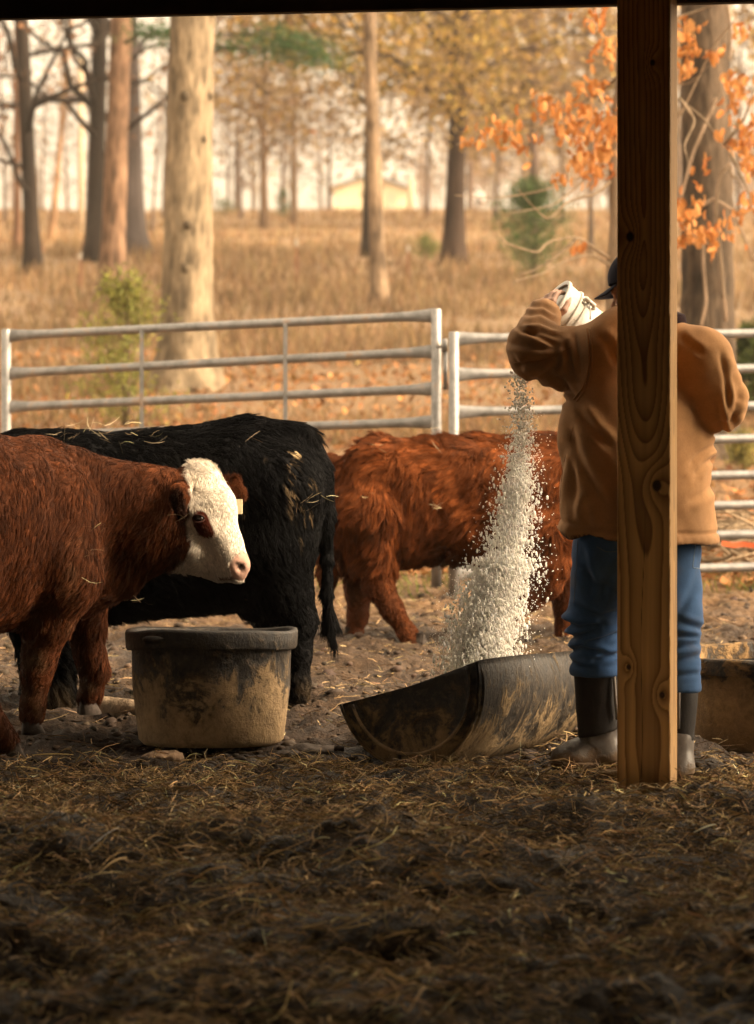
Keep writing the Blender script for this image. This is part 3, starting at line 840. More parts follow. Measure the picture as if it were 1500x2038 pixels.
def feed():
    # stream of falling grain; rows give (row, left, right) of the stream as seen, depth ~11.4-11.6
    rows = np.array([(690, 1028, 1052), (745, 1006, 1062), (850, 1002, 1072), (950, 984, 1078), (1050, 960, 1076), (1130, 928, 1074), (1200, 902, 1046), (1270, 888, 1034), (1338, 872, 1022)], float)
    def place(n, ylo, yhi, pw, spread):
        py = ylo+(yhi-ylo)*RNG.random(n)**pw
        l = np.interp(py, rows[:, 0], rows[:, 1]); r = np.interp(py, rows[:, 0], rows[:, 2])
        u = 0.5+spread*np.clip(RNG.normal(0, 1, n), -2.6, 2.6)*RNG.uniform(0.5, 1.1, n)
        px = l+(r-l)*u
        Y = 11.42+(py-690)/650*0.2+RNG.normal(0, 0.045, n)*(0.4+(py-690)/400)
        X = (px-750)*Y/F; Z = H-(py-YH)*Y/F
        return np.stack([X, Y, Z], 1)
    P = np.concatenate([place(2600, 740, 1338, 0.8, 0.18), place(1900, 900, 1338, 0.8, 0.2), place(500, 720, 1338, 0.8, 0.30), place(8500, 1110, 1350, 0.85, 0.22)])
    n = len(P)
    g = (1+5**0.5)/2
    base = nrm(np.array([[-1, g, 0], [1, g, 0], [-1, -g, 0], [1, -g, 0], [0, -1, g], [0, 1, g], [0, -1, -g], [0, 1, -g], [g, 0, -1], [g, 0, 1], [-g, 0, -1], [-g, 0, 1]]))
    tri = np.array([[0, 11, 5], [0, 5, 1], [0, 1, 7], [0, 7, 10], [0, 10, 11], [1, 5, 9], [5, 11, 4], [11, 10, 2], [10, 7, 6], [7, 1, 8], [3, 9, 4], [3, 4, 2], [3, 2, 6], [3, 6, 8], [3, 8, 9], [4, 9, 5], [2, 4, 11], [6, 2, 10], [8, 6, 7], [9, 8, 1]])
    s = RNG.uniform(0.0026, 0.0056, n)
    V = base[None]*s[:, None, None]*np.stack([RNG.uniform(0.7, 1.1, n), RNG.uniform(0.6, 1.0, n), RNG.uniform(1.0, 1.8, n)*np.where(P[:, 2] < 1.0, 1.5, 1.0)], 1)[:, None]
    # random tilt, mostly upright
    q = RNG.normal(0, 0.4, (n, 3))*np.where(P[:, 2:] < 1.0, 0.45, 1.3); an = np.linalg.norm(q, axis=1, keepdims=True)+1e-9; k = q/an
    ca, sa = np.cos(an)[:, None], np.sin(an)[:, None]
    kv = np.cross(np.broadcast_to(k[:, None], V.shape), V); kd = (V*k[:, None]).sum(2, keepdims=True)
    V = V*ca+kv*sa+k[:, None]*kd*(1-ca)+P[:, None]
    me = mesh_np('falling_feed', V.reshape(-1, 3), (np.arange(n)[:, None, None]*12+tri[None]).reshape(-1, 3), True)
    set_col(me, np.repeat(tone(n, (0.90, 0.87, 0.82), 0.05, 0, 0.01), 12, 0))
    obj('falling_feed', me, M['grain'], kind='stuff', label='stream of pale grain feed pouring down into the trough', category='feed')
    # fine meal drifting off the stream
    n = 20000
    P = np.concatenate([place(9000, 800, 1340, 0.6, 0.28), place(11000, 1110, 1345, 0.8, 0.28)])+np.array([0.006, 0.02, 0])
    s = RNG.uniform(0.0008, 0.0019, n)
    tt = np.array([[1, 1, 1], [1, -1, -1], [-1, 1, -1], [-1, -1, 1]], float)
    V = P[:, None]+tt[None]*s[:, None, None]
    me = mesh_np('feed_dust', V.reshape(-1, 3), (np.arange(n)[:, None, None]*4+np.array([[0, 1, 2], [0, 2, 3], [0, 3, 1], [1, 3, 2]])[None]).reshape(-1, 3), False)
    set_col(me, np.repeat(tone(n, (0.90, 0.87, 0.82), 0.05, 0, 0.01), 4, 0))
    obj('feed_dust', me, M['grain'], kind='stuff', label='fine pale meal drifting off the falling feed', category='dust')
    # heap inside the trough
    mb = MB(); nu, nl = 26, 30; V = []
    for l in np.linspace(0.06, TR_L-0.06, nl):
        for s_ in np.linspace(-0.93, 0.93, nu):
            hgt = -0.17+0.10*math.exp(-((l-0.36)/0.2)**2-(s_/0.5)**2)
            half = math.sqrt(max(0, (TR_R-0.012)**2-hgt**2))
            V.append(TR_C+TR_AX*l+TR_U*s_*half+TR_V*hgt)
    V = np.array(V); V[:, 2] += 0.006*vn(V, 60, 2)
    i = np.arange(nu*nl).reshape(nl, nu)
    Q = np.stack([i[:-1, :-1], i[:-1, 1:], i[1:, 1:], i[1:, :-1]], 2).reshape(-1, 4)
    mb.add(V, Q); mb.build('feed_heap', mat_simple('feed', (0.52, 0.43, 0.30), 0.9, 0.1, 0.35, 90, 200, 0.004), None, kind='stuff', label='pale grain feed heaped inside the drum trough', category='feed')
feed()

# ================================================================== CATTLE
class Cow:
    """prims in photo pixels at depth Y0+d; radii in pixels at Y0"""
    def __init__(s, Y0, lo, hi, res=0.0125):
        s.Y0 = Y0; s.k = Y0/F
        s.s = SDF(lo, hi, res)
        s.prims = {}
    def p(s, px, py, d=0.0): return W(px, py, s.Y0+d)
    def c(s, a, ra, b, rb, k=0.04, sy=1.0, yaw=0.0, sub=False):
        s.s.cap(s.p(*a), ra*s.k, s.p(*b), rb*s.k, k, sy, yaw, sub); return s
    def chain(s, pts, k=0.03):
        for (a, ra), (b, rb) in zip(pts[:-1], pts[1:]): s.c(a, ra, b, rb, k)
        return s

def fur(name, parent, V, Q, n, length, flow, colf, seed, lift=0.35, clump=0.6, ncl=2500, shag=0.5, rad=0.0011, weight=None, grav=0.25, calm=None):
    rng = np.random.default_rng(seed)
    T = np.concatenate([Q[:, [0, 1, 2]], Q[:, [0, 2, 3]]])
    a, b, c = V[T[:, 0]], V[T[:, 1]], V[T[:, 2]]
    fn = np.cross(b-a, c-a); ar = np.linalg.norm(fn, axis=1); ar0 = ar.copy()
    if weight is not None: ar = ar*weight((a+b+c)/3)
    VN = vnormals(V, Q)
    t = rng.choice(len(T), n, p=ar/ar.sum())
    u = rng.random((n, 2)); fl = u.sum(1) > 1; u[fl] = 1-u[fl]
    P = a[t]+(b[t]-a[t])*u[:, :1]+(c[t]-a[t])*u[:, 1:]
    w0 = 1-u.sum(1)
    Nn = nrm(VN[T[t, 0]]*w0[:, None]+VN[T[t, 1]]*u[:, :1]+VN[T[t, 2]]*u[:, 1:])
    L = length(P)*np.exp(rng.normal(0, 0.22, n))
    kc = np.ones(n) if calm is None else 1-calm(P)          # 0 where the coat lies flat and smooth
    f = flow(P)+kc[:, None]*(0.5*shag*vvec(P, 4.0, seed+3)+shag*vvec(P, 9.0, seed)+shag*0.6*vvec(P, 22.0, seed+5))+rng.normal(0, 0.12, (n, 3))
    tg = nrm(f-(f*Nn).sum(1, keepdims=True)*Nn)
    lf = (lift*(0.35+0.65*kc)*(1+0.5*kc*vn(P, 12, seed+9)))[:, None]
    d0 = nrm(Nn*lf+tg*(1-lf))
    m = 5
    pts = np.zeros((n, m, 3)); pts[:, 0] = P-Nn*0.002
    d = d0.copy(); st = (L/(m-1))[:, None]
    for k in range(1, m):
        pts[:, k] = pts[:, k-1]+d*st
        d = nrm(d+tg*0.18+np.array([0, 0, -grav*0.5])+rng.normal(0, 0.06, (n, 3)))
        below = ((pts[:, k]-P)*Nn).sum(1); fix = below < 0.002
        pts[fix, k] += Nn[fix]*(0.002-below[fix])[:, None]
    if clump:
        ci = rng.choice(n, min(ncl, n), replace=False)
        kd = KDTree(len(ci))
        for j, i in enumerate(ci): kd.insert(P[i], j)
        kd.balance()
        near = np.array([kd.find(p)[1] for p in P]); cid = ci[near]
        off = P-P[cid]
        for k in range(1, m):
            g = (clump*(0.15+0.85*kc)*(k/(m-1))**1.2)[:, None]
            tgt = pts[cid, k]
            far = np.linalg.norm(off, axis=1) < 0.08
            pts[far, k] = pts[far, k]*(1-g[far])+tgt[far]*g[far]
        ctone = np.exp(rng.normal(0, 0.22, n)*(0.3+0.7*kc))[cid]
    else: ctone = np.ones(n)
    col = colf(P)*(ctone*np.exp(rng.normal(0, 0.2, n)*(0.5+0.5*kc)))[:, None]
    hc = bpy.data.hair_curves.new(name)
    hc.add_curves([m]*n)
    hc.attributes['position'].data.foreach_set('vector', np.ascontiguousarray((pts-o_m[parent.name]).reshape(-1), np.float32))
    ra = hc.attributes.get('radius') or hc.attributes.new('radius', 'FLOAT', 'POINT')
    ra.data.foreach_set('value', np.tile(np.array([1, 0.95, 0.8, 0.55, 0.2], np.float32)*rad, n)*np.repeat(rng.uniform(0.7, 1.3, n), m).astype(np.float32))
    ca = hc.attributes.new('hcol', 'FLOAT_COLOR', 'CURVE')
    ca.data.foreach_set('color', np.concatenate([np.clip(col, 0.001, 0.9), np.ones((n, 1))], 1).astype(np.float32).ravel())
    return obj('fur', hc, M['fur'], parent)

def hoof(parent, p, d, r=0.042, h=0.06, col=(0.06, 0.045, 0.035)):
    """cloven hoof: two toes side by side, pointing along d"""
    d = nrm(np.array([d[0], d[1], 0.0])); s = np.array([-d[1], d[0], 0])
    mb = MB()
    for k in (-1, 1):
        c = np.array(p)+s*k*r*0.46
        V = []
        for (z, f, bk, wd) in ((h, 0.55, 0.6, 0.36), (h*0.5, 0.85, 0.7, 0.43), (0.004, 1.25, 0.75, 0.46), (0.0, 1.15, 0.7, 0.40)):
            for a in np.arange(10)*2*PI/10:
                ca, sa = math.cos(a), math.sin(a)
                V.append(c+d*r*(ca*f if ca > 0 else ca*bk)+s*r*sa*wd+np.array([0, 0, z]))
        Q = [(i*10+j, i*10+(j+1) % 10, (i+1)*10+(j+1) % 10, (i+1)*10+j) for i in range(3) for j in range(10)]
        V.append(c+np.array([0, 0, h])); V.append(c)
        Q += [(40, j, (j+1) % 10, 40) for j in range(10)]+[(41, 30+(j+1) % 10, 30+j, 41) for j in range(10)]
        mb.add(V, Q)
    return mb.build('hoof', M['hoof'], parent)
M['hoof'] = mat_simple('hoof_horn', (0.055, 0.042, 0.034), 0.75, 0.25, 0.5, 30, 80, 0.003)
M['eye'] = mat_simple('eye_gloss', (0.008, 0.005, 0.004), 0.06, 0.6, 0.1, 5, 5, 0)
M['nose'] = mat_simple('nose_skin', (0.42, 0.24, 0.18), 0.5, 0.4, 0.3, 60, 120, 0.002)
M['tag'] = mat_simple('tag_plastic', (0.70, 0.60, 0.38), 0.5, 0.4, 0.1, 20, 50, 0)

def ground_z(p): return gh(p[0], p[1])[0]

# ---------------------------------------------------------------- white-faced red cow
def cow_whiteface():
    Y0 = 12.4
    c = Cow(Y0, (-2.6, 10.9, -0.05), (-0.35, 13.0, 1.32), 0.0125)
    yaw = math.atan2(0.77, 0.64)          # body heading: towards the right and away
    # trunk
    c.c((-260, 1028, -0.92), 165, (60, 1045, -0.06), 172, 0.05, 0.84, yaw)
    c.c((-330, 1010, -1.0), 120, (-250, 990, -0.9), 125, 0.06)
    c.c((-120, 1110, -0.55), 150, (40, 1110, -0.10), 140, 0.06, 0.85, yaw)
    # shoulder blades and withers
    c.c((95, 1010, -0.20), 92, (120, 1140, -0.22), 82, 0.05)
    c.c((60, 1010, 0.16), 92, (150, 1140, 0.16), 76, 0.05)
    c.c((10, 945, -0.08), 66, (135, 962, 0.0), 62, 0.06)
    # neck
    c.c((120, 1040, -0.02), 138, (300, 1035, -0.02), 94, 0.06, 0.72)
    c.c((150, 985, 0.0), 78, (330, 985, -0.02), 52, 0.05)
    c.c((150, 1150, 0.0), 80, (238, 1128, 0.0), 58, 0.06)
    c.c((300, 1050, -0.02), 88, (360, 1050, -0.03), 66, 0.05, 0.85)
    # head (turned a little towards the eye)
    c.c((398, 972, -0.02), 46, (416, 1010, -0.05), 52, 0.03)
    c.c((416, 1010, -0.05), 48, (447, 1082, -0.09), 33, 0.03)
    c.c((446, 1082, -0.09), 34, (468, 1124, -0.125), 28, 0.02)
    c.c((474, 1126, -0.13), 24, (472, 1137, -0.125), 21, 0.012)
    c.c((366, 1085, -0.02), 54, (436, 1130, -0.07), 27, 0.03)
    c.c((440, 1130, -0.09), 26, (470, 1144, -0.11), 14, 0.02)
    c.c((385, 946, -0.015), 24, (402, 946, 0.0), 22, 0.03)
    c.c((382, 1015, -0.105), 26, (412, 1050, -0.13), 18, 0.03)   # brow and cheek bone
    c.c((380, 1085, -0.085), 30, (398, 1100, -0.09), 24, 0.03)
    c.c((432, 1062, -0.20), 10, (452, 1098, -0.215), 9, 0.03, sub=True)   # hollow beside the nose bridge
    # nostril and mouth
    c.c((474, 1122, -0.185), 5, (481, 1131, -0.17), 8, 0.006, sub=True)
    c.c((436, 1150, -0.18), 2.5, (490, 1151, -0.16), 2.5, 0.008, sub=True)
    # ears
    e1 = c.p(352, 985, -0.11); e2 = c.p(358, 1022, -0.13)
    c.c((376, 958, -0.12), 13, (356, 984, -0.205), 21, 0.012, 0.5); c.c((356, 984, -0.205), 21, (360, 1026, -0.225), 10, 0.012, 0.5)
    c.c((354, 992, -0.245), 7, (358, 1012, -0.25), 4, 0.008, sub=True)
    c.c((434, 970, 0.07), 12, (464, 974, 0.09), 19, 0.012, 0.5); c.c((464, 976, 0.09), 20, (476, 984, 0.09), 17, 0.012, 0.5)
    far_ear = c.p(466, 979, 0.09)
    # legs
    c.chain([((112, 1165, -0.21), 74), ((92, 1235, -0.21), 50), ((78, 1310, -0.21), 32), ((72, 1345, -0.21), 27), ((66, 1398, -0.21), 22), ((63, 1424, -0.21), 24)], 0.03)
    c.chain([((160, 1170, 0.16), 62), ((168, 1240, 0.17), 40), ((178, 1300, 0.17), 29), ((186, 1332, 0.17), 27), ((182, 1372, 0.17), 20), ((174, 1390, 0.17), 22)], 0.03)
    c.chain([((-235, 1120, -0.98), 105), ((-150, 1225, -0.98), 62), ((-120, 1300, -0.98), 40), ((-40, 1400, -0.97), 27), ((12, 1478, -0.96), 25)], 0.04)
    c.chain([((-330, 1120, -0.86), 100), ((-350, 1220, -0.8), 56), ((-385, 1300, -0.8), 36), ((-360, 1430, -0.8), 26)], 0.04)
    # tail
    c.chain([((-405, 950, -1.08), 22), ((-425, 1010, -1.1), 16), ((-428, 1200, -1.1), 11), ((-428, 1300, -1.1), 20), ((-428, 1350, -1.1), 8)], 0.03)
    V, Q = c.s.mesh(2)
    N_ = vnormals(V, Q)
    # loose skin folds over ribs and shoulder
    px, py = proj(V)
    body = sstep(200, 60, px)*sstep(1230, 1150, py)
    V = V+N_*(body*0.017*(np.abs(np.sin(px*0.030+py*0.010+1.6*vn(V, 5, 3)))-0.6))[:, None]
    px, py = proj(V)
    t = thing('cow', 'red-brown cow with a white face looking over the muddy tub', 'cow', (*W(60, 1445, Y0)[:2], 0))
    def white(P):
        px, py = proj(P)
        b = np.interp(py, [920, 960, 1000, 1060, 1085, 1105, 1125, 1140, 1165], [376, 381, 377, 371, 380, 376, 352, 336, 325])
        wv = sstep(-4, 5, px-b+6*vn(P, 40, 5))*sstep(905, 925, py)*(px < 520)
        ear = np.minimum(np.linalg.norm((P-far_ear)*np.array([0.85, 1.25, 1.0]), axis=1), 9)
        wv = wv*sstep(0.078, 0.094, ear)
        eye = np.hypot((px-399-0.35*(py-1036))/20, (py-1042)/31)+0.25*vn(P, 30, 8)
        near = P[:, 1] < Y0-0.03
        wv = np.where(near, wv*sstep(0.85, 1.05, eye), wv)
        return wv, np.where(near, sstep(1.1, 0.7, eye), 0)
    def coat(P):
        n = len(P); px, py = proj(P)
        wv, ey = white(P)
        red = np.array([0.056, 0.0165, 0.005])*(1+0.55*fbm(P, 4, 71, 3)+0.25*fbm(P, 17, 75, 2))[:, None]
        red = red*(0.42+0.58*sstep(1260, 950, py))[:, None] if False else red
        a_, b_ = np.array(c.p(354, 984, -0.215)), np.array(c.p(359, 1022, -0.235)); ab = b_-a_
        tt = np.clip(((P-a_) @ ab)/(ab @ ab), 0, 1); ed = np.linalg.norm((P-a_-tt[:, None]*ab), axis=1)
        inn = sstep(0.034, 0.022, ed)*(P[:, 1] < Y0-0.18); rim = sstep(0.058, 0.046, ed)*(1-inn)*(P[:, 1] < Y0-0.12)
        red = red*(1-0.75*inn[:, None])*(1+0.5*rim[:, None])
        dirt = sstep(0.15, 0.6, fbm(P, 7, 33, 3))*np.maximum(sstep(1120, 1330, py), 0.8*np.exp(-((px-165)/35)**2-((py-1110)/70)**2))
        red = red*(1-dirt[:, None]*0.5)+np.array([0.10, 0.065, 0.035])*dirt[:, None]*0.5
        red = np.where((ey > 0.3)[:, None], np.array([0.085, 0.018, 0.008]), red)
        wc = np.array([0.62, 0.55, 0.46])*(1-0.12*sstep(0.1, 0.6, fbm(P, 14, 44, 3)))[:, None]
        lowj = sstep(1118, 1150, py)*sstep(470, 430, px); wc = wc*(1-0.25*lowj[:, None])
        lip = sstep(4.5, 1.5, np.abs(py-1150-0.02*(px-460)))*(px > 432)*(px < 489)*(P[:, 1] < Y0)
        wc = wc*(1-0.75*lip[:, None]*np.array([0.9, 1, 1]))
        return red*(1-wv[:, None])+wc*wv[:, None]
    col = coat(V)
    nose_c = c.p(481, 1128, -0.15)
    nose = sstep(0.064, 0.050, np.linalg.norm((V-nose_c)*np.array([1.15, 0.7, 1]), axis=1)+0.006*vn(V, 50, 8))
    pink = np.array([0.40, 0.24, 0.18])*(1+0.3*vn(V, 60, 3))[:, None]
    col = col*(1-nose[:, None])+pink*nose[:, None]
    nos = sstep(1.2, 0.8, np.hypot((px-477-0.6*(py-1127))/6.5, (py-1127)/9.5))*(V[:, 1] < Y0)
    col = col*(1-0.93*nos[:, None])
    me = mesh_np('cow_body', local(t, V), Q); set_col(me, col); obj('body', me, M['coat'], t)
    S = Surf(V, Q)
    # eye set into the lids
    l, n = S.at(395, 1032)
    if l is not None:
        mb = MB(); v, q = lathe([(0.0005, -0.0155)]+[(0.0175*math.cos(a), 0.0175*math.sin(a)) for a in np.linspace(-1.4, 1.4, 10)]+[(0.0005, 0.0155)], 20)
        ctr = l-n*0.0045
        mb.add(v*np.array([1.2, 1, 1])+ctr, q); mb.build('eye', M['eye'], t)
        lid = MB()
        tgx = nrm(np.cross(n, [0, 0, 1.0])); tgz = np.cross(tgx, n)
        for sg in (1, -1):
            P = [ctr+tgx*0.0225*math.cos(a)+tgz*0.0145*sg*math.sin(a)+n*(0.0115*math.sin(a)+0.003) for a in np.linspace(0, PI, 9)]
            lid.tube(P, 0.0032, 6, (0.035, 0.012, 0.008))
        lid.build('eyelids', M['coat'], t)
    # ear tag on the far ear, button in the near ear
    p0 = c.p(470, 1012, 0.075)
    mb = MB(); mb.box(p0+np.array([-0.022, -0.002, -0.022]), p0+np.array([0.024, 0.002, 0.036])); tg = mb.build('ear_tag', M['tag'], t, False); bevel(tg, 0.004)
    l, n = S.at(334, 991)
    if l is not None:
        mb = MB(); v, q = lathe([(0.0005, 0.004), (0.006, 0.004), (0.007, 0), (0.006, -0.004), (0.0005, -0.004)], 12)
        mb.add(v[:, [0, 2, 1]]*np.array([0.7, 1, 1.8])+l+n*0.022, q); mb.build('ear_button', mat_simple('grey_button', (0.35, 0.36, 0.34), 0.5), t)
    for (p, d, dz) in (((60, 1450, -0.21), (0.75, 0.1), 0), ((172, 1412, 0.17), (0.8, 0.2), 0.03), ((22, 1490, -0.955), (0.8, 0.1), 0), ((-360, 1445, -0.8), (0.7, 0.7), 0)):
        q = c.p(*p); q[2] = max(ground_z(q)-0.005, 0)+dz
        hoof(t, q, d, 0.046, 0.075)
    fwd = np.array([0.64, 0.77, 0])
    def flow(P):
        px, py = proj(P)
        head = sstep(360, 392, px)[:, None]
        f = -fwd[None]*0.55+np.array([0, 0, -0.75])
        nk = sstep(120, 260, px)[:, None]
        f = f*(1-nk)+np.array([-0.35, -0.05, -0.85])*nk
        ub = sstep(1005, 955, py+14*vn(P, 18, 2))[:, None]; fh = np.array([0.05, -0.2, 0.9])*ub+np.array([0.35, -0.1, -0.8])*(1-ub)+np.array([0.6, 0, 0])*(ub*(1-ub)*2)
        fh = np.where((px < 400)[:, None] & (py > 1060)[:, None], np.array([-0.6, 0, -0.4]), fh)
        return f*(1-head)+fh*head
    def length(P):
        px, py = proj(P)
        L = np.where(px > 368, 0.013, 0.030)
        L = np.where((px > 370) & (py < 968), 0.038, L)
        L = np.where(py > 1260, 0.016, L)
        L = np.where((px > 200) & (px < 330) & (py > 1120), 0.045, L)
        L = np.where((P[:, 1] < Y0-0.16) & (px > 335) & (px < 378) & (py < 1045), 0.012, L)
        L = np.where(np.linalg.norm(P-nose_c, axis=1) < 0.06, 0.004, L)
        L = np.where(np.linalg.norm(P-np.array(c.p(395, 1032, -0.14)), axis=1) < 0.028, 0.004, L)
        return L
    def wgt(C):
        px, py = proj(C)
        wt = np.where(px > -60, np.where(px > 365, 4.5, 1.4), 0.35)
        wt = np.where(np.linalg.norm((C-nose_c)*np.array([1.15, 0.7, 1]), axis=1) < 0.055, 0.0, wt)
        return np.where(np.linalg.norm(C-np.array(c.p(395, 1032, -0.14)), axis=1) < 0.024, 0.0, wt)
    fur('whiteface_fur', t, V, Q, 115000, length, flow, coat, 11, 0.20, 0.5, 9000, 0.42, 0.0010, wgt, 0.2, lambda P: 0.72*sstep(366, 374, proj(P)[0])*sstep(945, 975, proj(P)[1]))
    return t, V, Q, S

# ---------------------------------------------------------------- black cow
def cow_black():
    Y0 = 13.2
    c = Cow(Y0, (-2.35, 12.65, -0.05), (0.05, 13.75, 1.36), 0.0125)
    c.c((120, 1040, 0), 172, (470, 1022, 0), 180, 0.05, 0.80)
    c.c((200, 1090, 0), 148, (420, 1075, 0), 140, 0.06, 0.85)
    c.c((470, 960, 0), 118, (558, 955, 0), 102, 0.06, 1.1)
    c.c((495, 872, 0), 34, (585, 880, 0), 36, 0.07)
    c.c((40, 1035, 0), 165, (120, 1040, 0), 165, 0.06, 0.8)
    c.c((40, 930, 0), 66, (160, 925, 0), 56, 0.07)
    c.c((40, 1020, 0), 130, (-130, 1030, 0), 90, 0.06, 0.75)
    c.c((-130, 1010, 0), 80, (-200, 1130, 0), 50, 0.05); c.c((-200, 1130, 0), 46, (-235, 1190, 0), 34, 0.04)
    c.c((-130, 960, 0.12), 14, (-120, 985, 0.27), 22, 0.02); c.c((-130, 960, -0.12), 14, (-120, 985, -0.27), 22, 0.02)
    for s, dx in ((-1, 0), (1, -48)):
        c.chain([((548+dx, 985, 0.16*s), 96), ((536+dx, 1090, 0.17*s), 86), ((562+dx, 1175, 0.16*s), 56), ((592+dx, 1236, 0.16*s), 34), ((590+dx, 1300, 0.16*s), 25), ((590+dx, 1362, 0.16*s), 22), ((588+dx, 1386, 0.16*s), 24)], 0.05)
        c.chain([((110+dx*1.1, 1130, 0.15*s), 84), ((118+dx*1.1, 1230, 0.15*s), 50), ((122+dx*1.1, 1300, 0.15*s), 33), ((120+dx*1.1, 1380, 0.15*s), 25), ((118+dx*1.1, 1400, 0.15*s), 26)], 0.04)
    # tail
    c.chain([((560, 868, -0.02), 26), ((608, 876, -0.03), 24), ((640, 935, -0.06), 20), ((651, 1020, -0.08), 14), ((651, 1110, -0.09), 10), ((650, 1180, -0.10), 9), ((655, 1230, -0.10), 9), ((662, 1268, -0.10), 4)], 0.02)
    V, Q = c.s.mesh(2)
    t = thing('cow', 'black cow seen from its muddy hindquarters, tail hanging', 'cow', (*W(590, 1410, Y0)[:2], 0))
    def coat(P):
        px, py = proj(P)
        bk = np.array([0.0013, 0.0012, 0.0015])*(1+0.3*fbm(P, 6, 5, 2))[:, None]
        bk = bk+np.array([0.0015, 0.001, 0.0005])*sstep(0.1, 0.6, fbm(P, 4, 15, 2))[:, None]
        mudn = fbm(P*np.array([1, 1, 0.45]), 26, 61, 3)
        reg = np.exp(-((px-590)/38)**2-((py-1010)/75)**2)*1.0+np.exp(-((px-582)/14)**2-((py-905)/26)**2)*1.25+0.7*np.exp(-((px-500)/45)**2-((py-1010)/40)**2)
        mudn2 = vn(P*np.array([1, 1, 0.5]), 75, 63)
        mk = sstep(0.50, 0.60, mudn*0.50+mudn2*0.42+reg*0.36)*(P[:, 1] < Y0)
        leg = sstep(1330, 1420, py)*sstep(0.0, 0.5, mudn+0.25)
        mk = np.maximum(mk, leg*0.6)
        bare = sstep(0.95, 1.1, np.exp(-((px-583)/10)**2-((py-905)/20)**2)+0.5*vn(P*np.array([1, 1, 0.6]), 45, 3))*(P[:, 1] < Y0)
        mud = np.array([0.11, 0.075, 0.04]); hay = np.array([0.36, 0.27, 0.15])
        cc = bk*(1-mk[:, None])+mud*mk[:, None]
        return cc*(1-bare[:, None])+hay*bare[:, None]
    me = mesh_np('cow_body', local(t, V), Q); set_col(me, coat(V)); obj('body', me, M['coat'], t)
    for s, dx in ((-1, 0), (1, -48)):
        for (x, y) in ((588+dx, 1412), (116+dx*1.1, 1412)):
            q = c.p(x, y, 0.16*s); q[2] = max(ground_z(q)-0.005, 0)
            hoof(t, q, (-1, 0), 0.046, 0.075)
    def flow(P):
        px, py = proj(P)
        up = sstep(930, 850, py)[:, None]*sstep(540, 480, px)[:, None]
        f = np.array([0.55, 0, -0.8])[None]*(1-up)+np.array([0.8, -0.1, 0.15])*up
        tl = (np.abs(px-np.interp(py, [876, 935, 1020, 1180, 1262], [612, 640, 651, 647, 664])) < 22) & (px > 600)
        return np.where(tl[:, None], np.array([0.1, 0, -1.0]), f)
    def length(P):
        px, py = proj(P)
        L = np.where(py > 1230, 0.016, 0.034)
        L = np.where(py < 870, 0.055, L)
        L = np.where((py > 1150) & (px < 470), 0.05, L)
        L = np.where((px > 636) & (py > 1130), 0.035, L)
        L = np.where((px > 636) & (py > 1205), 0.085, L)
        return L
    def wgt(C):
        px, py = proj(C)
        return np.where(C[:, 1] < Y0+0.12, np.where((px > 628) & (py > 1100), 5.0, 1.3), 0.5)
    fur('black_fur', t, V, Q, 85000, length, flow, coat, 12, 0.20, 0.55, 7000, 0.40, 0.0011, wgt, 0.25)
    # hay stalks caught on the back
    S = Surf(V, Q); return t, V, Q, S

